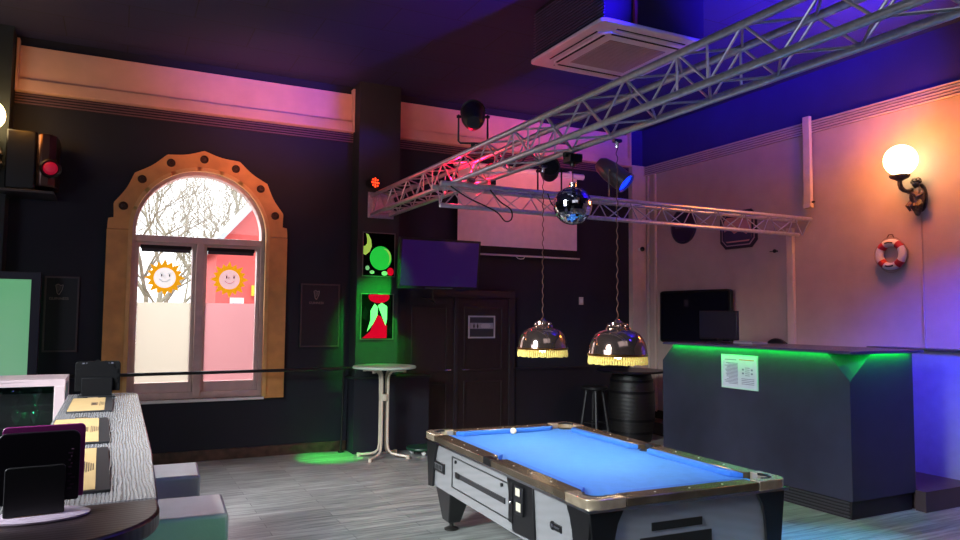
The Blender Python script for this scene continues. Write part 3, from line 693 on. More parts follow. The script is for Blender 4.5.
# ------------------------------------------------------------------ right wall items
t = thing('wall_conduit', 'vertical cream cable duct hanging down from the moulding', 'cable duct', (XR-.052, 6.22, 3.2))
MB().box((-.05, -.05, 0), (.0, .05, 1.17)).build('duct', trimcream, t, bev=.004)
MB().box((-.055, -.055, 0), (.0, .055, .05)).build('end_cap', trimcream, t, bev=.003)
MB().box((-.03, -.085, .06), (-.01, -.05, .08)).build('clip', black, t)
t = thing('round_sign', 'round dark wall plaque partly hidden behind the slim truss', 'wall plaque', (XR-.002, 8.55, 3.23))
MB().lathe([(1e-6, 0), (.28, 0), (.28, .02), (.25, .03), (.245, .02), (1e-6, .02)], n=40, M=Matrix.Rotation(-pi/2, 4, 'Y')).build('plaque', mat('dark plaque enamel', (44, 38, 62), .4), t)
MB().box((-.024, -.17, -.03), (-.0205, .17, .02)).build('band', mat('dull mauve print', (92, 78, 100), .5), t)
t = thing('octagonal_sign', 'dark octagonal framed picture with pale landscape print', 'framed picture', (XR-.002, 7.44, 3.06))
def octo(w_, h_, c_): return [(-w_+c_, -h_), (w_-c_, -h_), (w_, -h_+c_), (w_, h_-c_), (w_-c_, h_), (-w_+c_, h_), (-w_, h_-c_), (-w_, -h_+c_)]
MB().prism(octo(.34, .27, .1), 'x', -.02, 0).build('frame', mat('black blue frame', (22, 20, 42), .4), t, bev=.004)
MB().prism(octo(.30, .23, .085), 'x', -.024, -.0201).build('pale_line', mat('pale mauve line', (160, 140, 150), .6), t)
MB().prism(octo(.285, .215, .08), 'x', -.027, -.0241).build('backing', mat('backing blue', (34, 30, 62), .5), t)
MB().prism(octo(.25, .18, .05), 'x', -.03, -.0271).build('print', mat('salmon print', (196, 142, 138), .6), t)
MB().prism([(-.25, -.16), (.25, -.16), (.25, -.02), (.14, .01), (.06, -.06), (-.06, -.02), (-.16, -.08), (-.25, -.04)], 'x', -.033, -.0301).build('dark_hills', mat('navy print', (52, 46, 84), .6), t)
# small fittings
t = thing('wall_hook', 'tiny dark coat hook left of the cream batten', 'hook', (XR-.001, 6.78, 2.70))
MB().cyl((0, 0, 0), (-.05, 0, 0), .012, 10).build('peg', black, t); MB().sphere((-.055, 0, 0), .026, 12).build('ball_end', black, t); MB().cyl((-.03, 0, 0), (-.03, .10, 0), .006, 8).build('arm', black, t)
t = thing('security_camera', 'small black dome camera on the corner pilaster', 'camera', (7.70, 9.449, 2.93))
MB().cyl((0, 0, 0), (0, -.05, 0), .03, 12).build('mount', white, t); MB().sphere((0, -.07, 0), .04, 14).build('dome', blackgloss, t)

# life ring
t = thing('life_ring', 'small white life ring with four red bands hung on the cream wall', 'life ring', (XR-.05, 5.17, 2.535))
R0, r0 = .135, .042
MB().tube([(0, R0*cos(2*pi*k/48), R0*sin(2*pi*k/48)) for k in range(48)], r0, 12, closed=True).build('ring', mat('white ring canvas', (226, 218, 220), .6), t)
red = mat('red band canvas', (176, 28, 40), .6)
for a0_ in (45, 135, 225, 315):
    MB().tube([(0, R0*cos(radians(a0_-13+26*k/6)), R0*sin(radians(a0_-13+26*k/6))) for k in range(7)], r0+.003, 12).build('band', red, t)
rope = MB(); pts = []
for k in range(64):
    a = 2*pi*k/64; rr = R0+r0+.004+.022*abs(sin(2*(a-pi/4))); pts.append((0, rr*cos(a), rr*sin(a)))
rope.tube(pts, .004, 6, closed=True).build('rope', mat('grey rope', (150, 130, 120), .8), t)
MB().tube([(-.0, -.04, R0+r0+.012), (0, -.02, R0+r0+.05), (0, .02, R0+r0+.05), (0, .045, R0+r0+.012)], .006, 6).build('hanging_loop', mat('brown cord', (96, 60, 50), .8), t)
MB().cyl((0, 0, R0+r0+.05), (.048, 0, R0+r0+.05), .006, 8).build('nail', steel, t)
ink = mat('dark ink', (50, 40, 60), .7)
for s in (1, -1):
    m = MB()
    for k in range(7):
        a = radians(90*s+(-18+6*k)); m.box((-.0475, -.005, -.009), (-.0415, .005, .009), Matrix.Translation((0, R0*cos(a), R0*sin(a))) @ Matrix.Rotation(a-pi/2, 4, 'X'))
    m.build('faded_lettering', ink, t)

# wall globe lamps
globe_m = emit('glowing opal globe', (255, 222, 158), 11)
def bronze(): return mat('weathered bronze', (98, 86, 84), .42, .8, noise=.4, nscale=30, bump=.5, bscale=60)
BRZ = bronze()
def globe_lamp(lab, wallpt, rz, gl_r=.168):
    # local frame: wall behind at +x (x=0 is the wall); lamp projects to -x and sits towards +y
    t = thing('globe_wall_lamp', lab, 'lamp', wallpt, rz, 'globe wall lamps')
    MB().sphere((-.27, .045, .345), gl_r, 32).build('globe', globe_m, t)
    MB().lathe([(.03, .12), (.05, .135), (.085, .15), (.10, .165), (.105, .182), (.07, .18)], (-.27, .06, 0), 24).build('gallery', BRZ, t)
    MB().tube([(-.27, .06, .13), (-.27, .06, .08), (-.262, .055, .045), (-.235, .045, .02), (-.20, .035, .01), (-.165, .02, .02), (-.135, .01, .035)], [.022, .024, .026, .024, .021, .019, .02], 12).build('arm', BRZ, t)
    f = MB()   # winged bust figure
    f.lathe([(1e-6, -.26), (.018, -.25), (.03, -.22), (.048, -.17), (.062, -.11), (.07, -.05), (.066, .0), (.055, .03), (.03, .055), (.026, .07)], (-.07, 0, 0), 20, Matrix.Diagonal((.95, 1.15, 1, 1)))
    f.sphere((-.085, 0, .098), .043, 16, (1, .92, 1.12))
    for k in range(16):
        a = k*2.4; zz = .10+.04*(k/16); rr = .043*(1-.5*(k/16)**2)
        f.sphere((-.08+rr*cos(a)*.9, rr*sin(a), zz+.012), .019, 8)
    f.tube([(-.08, .055, .025), (-.11, .07, .01), (-.145, .05, .0), (-.18, .03, .02)], [.022, .02, .016, .015], 10)
    f.tube([(-.08, -.055, .02), (-.11, -.075, -.03), (-.13, -.03, -.06), (-.15, .0, -.02), (-.17, .02, .0)], [.022, .02, .018, .015, .014], 10)
    f.sphere((-.128, 0, .092), .009, 8)
    for k in range(7):
        a = radians(-70+k*23); f.tube([(-.10, .05*sin(a), -.08), (-.13, .09*sin(a), -.13-.02*cos(a)), (-.10, .07*sin(a), -.20)], [.012, .016, .006], 8)
    f.build('bronze_figure', BRZ, t)
    MB().lathe([(1e-6, 0), (.075, 0), (.07, .012), (.05, .018), (1e-6, .018)], (0, 0, -.05), 24, Matrix.Rotation(-pi/2, 4, 'Y') @ Matrix.Diagonal((2.1, 1, 1, 1))).build('wall_plate', BRZ, t)
    return t
g1 = globe_lamp('glowing globe wall lamp on bronze figure bracket above the life ring', (XR-.001, 4.84, 3.19), 0)
m = MB(); m.tube([(-.012, 0, -.26), (-.012, 0, -1.68)], .007, 8); m.build('cable', mat('cream cable', (186, 160, 150), .5), g1)
globe_lamp('glowing globe wall lamp at the left edge on the dark pillar', (-1.25, 9.249, 3.53), radians(-90)).rotation_euler = (0, 0, radians(90))

# wall TV behind the bar
t = thing('television', 'large switched off television on the cream wall behind the bar', 'television', (XR-.10, 8.22, 1.42))
MB().prism(rsq(.5, .05), 'x', -.04, .01, Matrix.Translation((0, 0, .40)) @ Matrix.Diagonal((1, 1.48, .80, 1))).build('bezel', black, t, bev=.005)
MB().box((-.044, -.70, .045), (-.0401, .70, .765)).build('screen', mat('glossy navy screen', (10, 10, 26), .07, spec=.7), t)
MB().box((.01, -.2, .2), (.098, .2, .6)).build('wall_mount', black, t)

# ------------------------------------------------------------------ bar booth
bar_m = mat('slate blue bar laminate', (44, 46, 66), .5, noise=.12, nscale=5)
t = thing('bar_counter', 'slate bar booth with chamfered corners and green light under its top', 'bar counter', (6.4, 5.6, 0))
bm = MB()
X0, X1, Y0, Y1, Z0, Z1 = 5.95, 6.86, 4.372, 6.88, .165, 1.487
V = {k: bm.bm.verts.new(v) for k, v in dict(a=(X0, Y0, Z0), b=(X1, Y0, Z0), c=(X1, Y1, Z0), d=(X0, Y1, Z0), e=(X1, Y0, Z1), f=(X1, Y1, Z1),
     n1=(X0, Y0, 1.234), n2=(X0, 4.60, Z1), n3=(6.25, Y0, Z1), l1=(X0, Y1, 1.29), l2=(X0, 6.68, Z1), l3=(6.25, Y1, Z1)).items()}
for fs in ('a d c b', 'a b e n3 n1', 'b c f e', 'c d l1 l3 f', 'd a n1 n2 l2 l1', 'n1 n3 n2', 'l1 l2 l3', 'n2 n3 e f l3 l2'): bm._f([V[k] for k in fs.split()])
bm.build('body', bar_m, t, world=True, smooth=False)
m = MB().use(mat('black plinth', (22, 22, 28), .5)); m.box((5.975, 4.40, 0), (6.84, 6.86, .164)); m.use(mat('plinth rib', (60, 60, 68), .5))
for k in range(5): m.box((5.962, 4.42, .015+k*.03), (5.975, 6.84, .027+k*.03))
m.build('plinth', None, t, world=True)
slab_m = mat('bar top laminate', (70, 66, 96), .25, noise=.1)
MB().prism([(5.87, 4.30), (6.93, 4.30), (6.93, 6.78), (5.87, 6.78)], 'z', 1.498, 1.514).build('countertop', slab_m, t, world=True, bev=.004)
led_m = emit('green LED strip', (10, 255, 90), 4)
for p0, p1 in (((5.925, 4.62, 1.494), (5.94, 6.70, 1.498)), ((6.26, 4.345, 1.494), (6.80, 4.36, 1.498))):
    MB().box(p0, p1).build('led_strip', led_m, t, world=True)
MB().box((5.865, 4.295, 1.487), (5.872, 6.78, 1.5)).build('front_lip', slab_m, t, world=True); MB().box((5.873, 4.295, 1.487), (6.93, 4.302, 1.5)).build('front_lip', slab_m, t, world=True)
t = thing('paper_notice', 'framed printed notice fixed to the bar front', 'notice', (5.949, 5.665, 1.062))
t.rotation_euler = (0, 0, 0)
pp = mat('notice paper', (205, 205, 225), .6); pf = mat('clear acrylic rim', (190, 215, 215), .3)
MB().box((-.006, -.24, 0), (-.001, .24, .34)).build('sheet', pp, t)
f = MB(); f.box((-.012, -.25, -.01), (-.0005, -.235, .35)); f.box((-.012, .235, -.01), (-.0005, .25, .35)); f.box((-.012, -.235, -.01), (-.0005, .235, .005)); f.box((-.012, -.235, .335), (-.0005, .235, .35)); f.build('rim', pf, t)
tx = mat('notice print', (120, 120, 150), .7); tr = mat('notice heading', (214, 120, 90), .7)
m = MB().use(tr); m.box((-.008, -.20, .295), (-.006, .0, .305)); m.use(tx)
m.box((-.008, .04, .292), (-.006, .20, .300))
for k in range(16): m.box((-.008, .02, .04+k*.0145), (-.006, .02+random.uniform(.12, .19), .046+k*.0145))
for k in range(4):
    m.box((-.008, -.20, .045+k*.018), (-.006, -.03, .051+k*.018))
for yy in (-.05, -.17):
    for zz in (.15, .19): m.box((-.008, yy-.012, zz), (-.006, yy+.012, zz+.018))
for k in range(5): m.box((-.008, -.14, .135+k*.02), (-.006, -.08, .141+k*.02))
m.build('printed_lines', None, t)
# monitor on bar
t = thing('computer_monitor', 'small black computer monitor standing on the bar top', 'monitor', (6.38, 6.39, 1.515))
MB().box((-.02, -.30, .035), (.02, .30, .375)).build('housing', black, t, bev=.008)
MB().box((-.023, -.285, .055), (-.0201, .285, .36)).build('screen', mat('dim monitor face', (26, 24, 44), .3), t)
MB().box((-.025, -.02, .04), (-.0201, .02, .05)).build('logo_dot', steel, t)
MB().box((.0, -.03, .008), (.03, .03, .2)).build('neck', black, t); MB().box((-.08, -.12, 0), (.08, .12, .01)).build('base', black, t, bev=.004)
t = thing('keyboard', 'thin pale laptop lying closed on the bar top beside the monitor', 'laptop', (6.45, 5.98, 1.515))
MB().box((-.12, -.14, 0), (.12, .14, .018)).build('lower_shell', mat('pale grey shell', (150, 146, 160), .35), t, bev=.004); MB().box((-.118, -.138, .019), (.118, .138, .027)).build('lid', mat('grey lid', (130, 128, 142), .3), t, bev=.003)
t.name = 'laptop'
# raised platform and half wall
struct(MB().prism([(6.83, 4.26), (XR-.001, 4.26), (XR-.001, 9.1), (7.5, 9.1), (7.5, 7.3), (6.88, 7.3), (6.88, 4.36), (6.83, 4.36)], 'z', 0, .19).build('trim_15', mat('dark brown step', (70, 56, 56), .4, noise=.2, nscale=4)), 'raised dark step right of the bar', 'step')
hwm = mat('violet grey half wall', (150, 146, 170), .6, noise=.08)
t = sthing('trim_16', 'half height wall panel with dark cap right of the bar', 'half wall', (7.75, 4.7, .19))
MB().box((7.66, 4.28, .19), (XR-.001, 5.33, 1.475)).build('wall_panel', hwm, t, world=True)
MB().box((7.62, 4.26, 1.475), (XR-.001, 5.38, 1.50)).build('cap_board', mat('dark cap', (66, 56, 62), .3), t, world=True, bev=.003)
# swivel chair behind bar
t = thing('swivel_chair', 'black swivel chair behind the bar with only its rounded back showing', 'chair', (7.2, 6.12, .19))
ck = mat('black leatherette', (14, 13, 17), .45)
MB().prism([(-.27+.54*k/20, 1.13+.25*sin(pi*(k/20))**.7) for k in range(21)]+[(.25, .75), (-.25, .75)], 'x', -.20, -.13).build('backrest', ck, t, bev=.02)
MB().prism(rsq(.24, .08), 'z', .62, .70).build('seat', ck, t, bev=.02)
m = MB(); m.tube([(-.165, 0, .80), (-.21, 0, .7), (-.16, 0, .61), (0, 0, .60)], .02, 8); m.build('back_bar', black, t)
MB().cyl((0, 0, .1), (0, 0, .62), .025, 14).build('gas_lift', steel, t)
for k in range(5):
    a = 2*pi*k/5; l_ = MB().tube([(0, 0, .12), (.26*cos(a), .26*sin(a), .07)], [.025, .016], 8).build('base_arm', black, t); MB().sphere((.26*cos(a), .26*sin(a), .03), .03, 10).build('castor', black, l_)

# ------------------------------------------------------------------ barrel table and stools
t = thing('barrel_table', 'dark wooden barrel with a round top used as high table', 'barrel table', (6.84, 8.60, 0))
brl = woodgrain('dark barrel staves', (9, 8, 9), (17, 14, 14), .5, 6, bands='Z')
MB().lathe([(.28, 0), (.31, .15), (.335, .35), (.342, .5), (.335, .65), (.31, .86), (.28, 1.0)], n=40).build('barrel', brl, t)
for z, r in ((.12, .308), (.3, .332), (.70, .332), (.86, .312)): MB().lathe([(r-.004, z), (r+.004, z), (r+.006, z+.04), (r-.004, z+.04)], n=40).build('hoop', mat('dark hoop', (20, 19, 22), .5, .6), t)
MB().lathe([(1e-6, 1.0), (.50, 1.0), (.51, 1.015), (.50, 1.03), (1e-6, 1.03)], n=48).build('tabletop', mat('black table lacquer', (20, 18, 22), .3), t, )
stm = mat('black stool wood', (26, 24, 28), .45)
def stool(lab, loc, rz):
    t = thing('bar_stool', lab, 'stool', loc, rz, 'stools at the barrel table')
    MB().lathe([(1e-6, .70), (.19, .70), (.205, .715), (.205, .735), (.19, .75), (1e-6, .75)], n=32).build('seat', stm, t)
    for k in range(4):
        a = pi/4+k*pi/2; MB().tube([(.12*cos(a), .12*sin(a), .70), (.22*cos(a), .22*sin(a), 0)], [.027, .024], 8).build('leg', stm, t)
    for k in range(4):
        a, b_ = pi/4+k*pi/2, pi/4+(k+1)*pi/2; MB().cyl((.178*cos(a), .178*sin(a), .2), (.178*cos(b_), .178*sin(b_), .2), .01, 8).build('rung', stm, t)
    return t
s1 = stool('round black wooden stool left of the barrel table', (6.58, 9.16, 0), .3)
dup(s1, (7.22, 7.98, 0), .9, 'round black wooden stool half hidden between barrel and bar')

# ------------------------------------------------------------------ pool table
t = thing('pool_table', 'coin operated pool table with blue cloth and silver sides', 'pool table', (3.11, 4.56, 0), radians(-2.4))
cloth = mat('blue billiard cloth', (54, 128, 216), .9, noise=.06, nscale=14, bump=.1, bscale=300)
cush = mat('blue cushion cloth', (44, 112, 208), .85, noise=.05)
railm = mat('dark mirror laminate rail', (112, 98, 82), .22, .6, noise=.3, nscale=7)
cast = mat('worn nickel casting', (214, 196, 168), .25, .7, noise=.15, nscale=20)
silv = woodgrain('silver grained laminate', (188, 189, 192), (194, 195, 199), .16, 2.6, (1, 1, 4), 4, .01, 'DIAGONAL', .6)
pbk = mat('black table plastic', (15, 15, 18), .35)
def m_(mx, my, p): return [(mx*x, my*y) for x, y in p]
MB().box((-.64, -1.22, .735), (.64, 1.22, .762)).build('playing_surface', cloth, t)
for sx in (-1, 1):
    for sy in (-1, 1):
        MB().prism(m_(sx, sy, [(.615, .075), (.74, .062), (.74, 1.06), (.615, 1.045)]), 'z', .752, .80).build('rail', railm, t, bev=.006)
        MB().prism(m_(sx, sy, [(.557, .115), (.615, .07), (.615, 1.05), (.557, .985)]), 'z', .763, .797).build('cushion', cush, t, bev=.006)
for sy in (-1, 1):
    MB().prism(m_(1, sy, [(-.49, 1.31), (.49, 1.31), (.485, 1.19), (-.485, 1.19)]), 'z', .752, .80).build('rail', railm, t, bev=.006)
    MB().prism(m_(1, sy, [(-.485, 1.19), (.485, 1.19), (.43, 1.135), (-.43, 1.135)]), 'z', .763, .797).build('cushion', cush, t, bev=.006)
for sx in (-1, 1):
    for sy in (-1, 1):
        ro = .085; pc = (.61, 1.18); P = [(.492, 1.31)]
        P += [(.74-ro+ro*sin(radians(90*k/8)), 1.31-ro+ro*cos(radians(90*k/8))) for k in range(9)]
        P += [(.74, 1.062), (.655, 1.062)]
        P += [(pc[0]+.068*cos(radians(a)), pc[1]+.068*sin(radians(a))) for a in range(-50, 141, 19)]
        P += [(.492, 1.225)]
        MB().prism(m_(sx, sy, P), 'z', .748, .806).build('corner_casting', cast, t, bev=.005)
        MB().tube([(sx*(.61+.070*cos(radians(a))), sy*(1.18+.070*sin(radians(a))), .803) for a in range(-48, 139, 17)], .0085, 8).build('pocket_liner', blackmatt, t)
        MB().lathe([(1e-6, .7625), (.062, .7625), (.062, .764), (1e-6, .764)], (sx*.61, sy*1.18, 0), 24).build('pocket', blackmatt, t)  # flat black disc gives the dark, recessed look of a hole
    # side pocket, a black disc in place of the shaded hole
    m = MB(); m.lathe([(1e-6, .763), (.052, .763), (.052, .765), (1e-6, .765)], (sx*.635, 0, 0), 20); m.build('pocket', blackmatt, t)
    MB().prism(m_(sx, 1, [(.668, -.055), (.742, -.062), (.742, .062), (.668, .055), (.69, .03), (.70, 0), (.69, -.03)]), 'z', .752, .804).build('side_casting', pbk, t, bev=.004)
dm = mat('pearl sight', (235, 235, 235), .3); m = MB()
for sx in (-1, 1):
    for sy in (-1, 1):
        for k in (.30, .55, .80): m.lathe([(1e-6, .8005), (.007, .8005), (1e-6, .802)], (sx*.68, sy*k, 0), 8)
for sy in (-1, 1):
    for k in (-.25, 0, .25): m.lathe([(1e-6, .8005), (.007, .8005), (1e-6, .802)], (k, sy*1.25, 0), 8)
m.build('rail_sights', dm, t)
MB().box((-.70, -1.27, .37), (.70, 1.27, .734)).build('body', silv, t)
# polished strip below the rail
m = MB(); m.box((-.735, -1.305, .735), (.735, -1.20, .7515)); m.box((-.735, 1.20, .735), (.735, 1.305, .7515)); m.box((-.735, -1.20, .735), (-.66, 1.20, .7515)); m.box((.66, -1.20, .735), (.735, 1.20, .7515)); m.build('trim_strip', steel, t)
for sx in (-1, 1):
    for sy in (-1, 1):
        cc = MB()
        side = [(1.29, .734), (1.03, .734), (1.075, .66), (1.10, .58), (1.12, .48), (1.135, .36), (1.245, .345)]
        end = [(.72, .734), (.49, .734), (.53, .66), (.55, .58), (.56, .48), (.56, .36), (.675, .345)]
        cc.prism([(sy*y, z) for y, z in side], 'x', sx*.70, sx*.718); cc.prism([(sx*x, z) for x, z in end], 'y', sy*1.27, sy*1.29)
        cc.build('corner_cover', pbk, t, bev=.006)
        lx, ly = sx*.56, sy*1.06; L_ = MB()
        A = [(lx-.10, ly-.19*1), (lx+.10, ly-.19), (lx+.10, ly+.19), (lx-.10, ly+.19)]
        top_ = [Vector((lx+sx*(.10 if i in (0, 1) else .10)*0+dx, ly+dy, .37)) for i, (dx, dy) in enumerate(((-.10, -.19), (.10, -.19), (.10, .17), (-.10, .17)))]
        bot_ = [Vector((lx+dx, ly+sy*.03+dy, .07)) for dx, dy in ((-.055, -.075), (.055, -.075), (.055, .075), (-.055, .075))]
        vt = [L_.bm.verts.new(v) for v in top_]; vb = [L_.bm.verts.new(v) for v in bot_]
        L_._f(vt); L_._f(vb[::-1])
        for i in range(4): L_._f([vb[i], vb[(i+1) % 4], vt[(i+1) % 4], vt[i]])
        lg = L_.build('leg', pbk, t, bev=.012, smooth=False)
        MB().lathe([(.06, 0), (.06, .012), (.03, .025), (.018, .03), (.018, .075)], (lx, ly+sy*.03, 0), 20).build('levelling_foot', mat('dull steel foot', (70, 68, 66), .4, .8), lg)
# left side fittings (face x=-.70)
lb = mat('black line', (18, 18, 20), .5)
f = MB(); ya, yb_, za, zb = -.285, .74, .438, .682; e = .007
f.box((-.706, ya, za), (-.7001, yb_, za+e)); f.box((-.706, ya, zb-e), (-.7001, yb_, zb)); f.box((-.706, ya, za), (-.7001, ya+e, zb)); f.box((-.706, yb_-e, za), (-.7001, yb_, zb)); f.build('ball_door_outline', lb, t)
MB().box((-.708, -.22, .532), (-.7001, .655, .570)).build('ball_viewing_slot', mat('smoked slot', (40, 40, 44), .2), t)
MB().box((-.712, .58, .528), (-.7081, .655, .574)).build('slot_end', pbk, t)
for y in (.66, -.17): MB().cyl((-.700, y, .650), (-.712, y, .650), .013, 12).build('door_lock', pbk, t)
m = MB().use(pbk); m.box((-.712, .895, .505), (-.7001, 1.145, .588)); m.use(mat('plate grey', (90, 90, 92), .4)); m.box((-.716, .93, .525), (-.7121, 1.11, .57)); m.use(lb)
for k in range(5): m.box((-.718, .945+k*.034, .53), (-.7161, .965+k*.034, .565))
m.build('name_plate', None, t, bev=.002)
cm = MB().prism([(-.262, .722), (-.628, .730), (-.66, .40), (-.35, .385)], 'x', -.714, -.7001).build('coin_panel', pbk, t, bev=.004)
MB().box((-.718, -.36, .44), (-.7141, -.30, .70)).build('coin_return', blackgloss, cm)
m = MB(); m.box((-.73, -.52, .52), (-.7141, -.40, .70)); m.build('coin_mechanism', mat('dark steel', (52, 52, 56), .4, .7), cm, bev=.004)
MB().box((-.735, -.49, .64), (-.7301, -.43, .69)).build('coin_slot', mat('ivory plate', (206, 200, 180), .4), cm, bev=.003)
MB().box((-.735, -.50, .545), (-.7301, -.44, .60)).build('price_plate', mat('ivory plate', (206, 200, 180), .4), cm, bev=.003)
MB().sphere((-.74, -.375, .585), .014, 12).build('push_knob', steel, cm)
m = MB().use(pbk); m.prism(disc(-.86, .558, .026, 18), 'x', -.708, -.7001); m.box((-.708, -.965, .538), (-.7001, -.87, .578)); m.use(steel); m.prism(disc(-.86, .558, .013, 18), 'x', -.710, -.7081); m.box((-.710, -.95, .552), (-.7081, -.885, .564)); m.build('logo_badge', None, t)
for z in (.50, .42): MB().cyl((-.70, -1.03, z), (-.708, -1.03, z), .007, 8).build('bolt', steel, t)
# near end fittings (face y=-1.27)
MB().box((-.292, -1.276, .588), (.072, -1.2701, .634)).build('ball_return_slot', blackmatt, t)
MB().box((-.375, -1.278, .39), (.142, -1.2701, .556)).build('ball_return', blackmatt, t, bev=.003)
o = tag(MB().sphere((0, 0, 0), .0286, 24).build('cue_ball', mat('ivory cue ball', (244, 232, 196), .15)), 'ivory cue ball lying near the far end of the blue cloth', 'ball')
o.location = (3.175, 5.64, .762+.0288)

# ------------------------------------------------------------------ foreground bar at left
CT = 1.25
grain = woodgrain('embossed grey wood counter', (100, 98, 100), (138, 136, 139), .24, 9, (3.2, .3, 1), 8, .25, 'X', spec=.9)
grain2 = woodgrain('dark plum wood', (40, 30, 32), (52, 41, 43), .32, 5, (.5, 3, 1), 6, .12, 'Y')
t = thing('bar_counter', 'long wood grained bar counter at the left edge lit by the window', 'bar counter', (-.1, 4, 0))
MB().prism([(-.275, 2.40), (.13, 2.40), (.146, 3.2), (.15, 5.45), (.142, 5.56), (.11, 5.62), (.05, 5.64), (-.275, 5.64)], 'z', CT-.045, CT).build('countertop', grain, t, world=True, bev=.006)
MB().box((-.255, 2.45, 0), (-.10, 5.58, CT-.046)).build('front_panel', mat('dark green panel', (28, 40, 38), .5), t, world=True)
bk = thing('back_bar_unit', 'dark back bar unit with steel worktop behind the counter', 'back bar', (-.95, 5, 0))
MB().box((-1.4, 2.5, .0), (-.44, 6.7, .86)).build('cabinet_body', mat('dark worktop body', (40, 38, 42), .5), bk, world=True)
MB().box((-1.4, 2.5, .86), (-.435, 6.7, .90)).build('worktop', mat('steel worktop', (120, 122, 126), .3, .8), bk, world=True)
t = thing('rounded_counter_end', 'dark wood rounded end of the bar nearest the camera', 'bar counter', (-.1, 2.2, 0))
pts = [(-.9, 2.395), (.128, 2.395)]+[(-.16+.29*cos(radians(a)), 2.30+.30*sin(radians(a))) for a in range(0, -91, -9)]+[(-.9, 2.0)]
MB().prism(pts, 'z', CT-.05, CT-.001).build('countertop', grain2, t, world=True, bev=.008)
MB().box((-.85, 2.06, 0), (-.12, 2.39, CT-.051)).build('front_panel', mat('dark plum panel', (34, 26, 34), .5), t, world=True)
MB().cyl((.055, 2.24, 0), (.055, 2.24, CT-.051), .02, 12).build('support_post', black, t, world=True)
# bar mats
pad_k = mat('black rubber mat', (30, 30, 34), .5); pad_y = mat('manila paper', (180, 150, 104), .6, noise=.06); pad_g = mat('grey print', (110, 84, 60), .7)
def bar_mat(lab, x, y, rz, L, W_):
    t = thing('menu_board', lab, 'menu board', (x, y, CT), radians(rz), 'menu boards along the counter')
    MB().box((-W_/2, -L/2, .001), (W_/2, L/2, .009)).build('backing_board', pad_k, t, bev=.002)
    MB().box((-W_/2+.006, -L/2+.012, .0095), (W_/2-.042, L/2-.022, .011)).build('paper_menu', pad_y, t)
    m = MB().use(pad_g); m.box((.0, -.09, .0112), (.035, .05, .0122)); m.use(mat('dark print', (60, 44, 36), .7)); m.box((.005, -.06, .0124), (.026, .0, .013))
    for k in range(5): m.box((.045+.007*k, -.12+.01*k, .0112), (.048+.007*k, .09-.012*k, .0118))
    m.build('printed_block', None, t)
    MB().box((-.03, L/2-.03, .009), (.03, L/2-.004, .016)).build('clip', steel, t)
bar_mat('menu board with manila paper farthest along the counter by the black stand', -.118, 4.93, 0, .70, .23)
bar_mat('menu board with manila paper in the middle of the three', -.135, 3.87, 1.0, .80, .24)
bar_mat('menu board with manila paper nearest the purple menu stand', -.130, 2.93, 1, .80, .25)
# purple menu stand
t = thing('menu_stand', 'dark table menu in translucent purple holder on white round foot', 'menu stand', (-.165, 2.30, CT), radians(4))
MB().lathe([(1e-6, .001), (.118, .001), (.12, .006), (.112, .010), (1e-6, .010)], n=40, M=Matrix.Diagonal((1, .62, 1, 1))).build('foot', mat('pale lilac foot', (206, 186, 204), .3), t)
def rrect(w0, w1, z0, z1, r, n=5):
    out = []
    for (x_, z_, a0_) in ((w1-r, z1-r, 0), (w0+r, z1-r, 90), (w0+r*.3, z0+r*.3, 180), (w1-r*.3, z0+r*.3, 270)):
        rr = r if a0_ < 180 else r*.3
        for k in range(n+1):
            a = radians(a0_+90*k/n); out.append((x_+rr*cos(a), z_+rr*sin(a)))
    return out
MB().prism(rrect(-.095, .10, .045, .243, .012), 'y', .012, .022).build('purple_holder', mat('purple acrylic', (150, 54, 124), .15, spec=.7), t, bev=.002)
MB().prism(rrect(-.105, .088, .04, .228, .02), 'y', -.006, .009).build('menu_card', mat('near black card', (20, 15, 24), .35), t, bev=.002)
MB().prism(rrect(-.085, .055, .012, .14, .01), 'y', -.02, -.0061).build('front_plate', mat('black plate', (12, 10, 14), .5), t, bev=.002)
m = MB()
for k in range(12): m.box((.060+.006*(k % 2), -.0075, .07+k*.0095), (.066+.012*random.random(), -.0061, .074+k*.0095))
m.build('faint_print', mat('dim violet print', (70, 40, 66), .6), t)
# black stand at far end
t = thing('menu_stand', 'square black menu stand with scalloped face at the far counter end', 'menu stand', (-.10, 5.40, CT))
MB().prism(rrect(-.13, .135, .04, .235, .02), 'y', -.01, .01).build('face_board', mat('black board', (4, 4, 6), .6, spec=.15), t, bev=.004)
MB().prism([(.125*cos(a)*(1+.06*cos(16*a)), .14+.10*sin(a)*(1+.06*cos(16*a))) for a in [2*pi*k/96 for k in range(96)]], 'y', -.0165, -.0101).build('scalloped_rim', mat('charcoal rim', (7, 7, 10), .5, spec=.15), t)
MB().box((-.09, -.035, 0), (.09, -.0175, .13)).build('front_plate', mat('charcoal plate', (5, 5, 8), .6, spec=.15), t, bev=.004)
MB().box((-.11, -.05, 0), (.11, .05, .012)).build('foot', black, t, bev=.003)
m = MB()
for k in range(8): m.box((-.09+k*.024, -.012, .218), (-.076+k*.024, -.0101, .226))
m.build('studs', mat('stud grey', (80, 80, 92), .4), t)
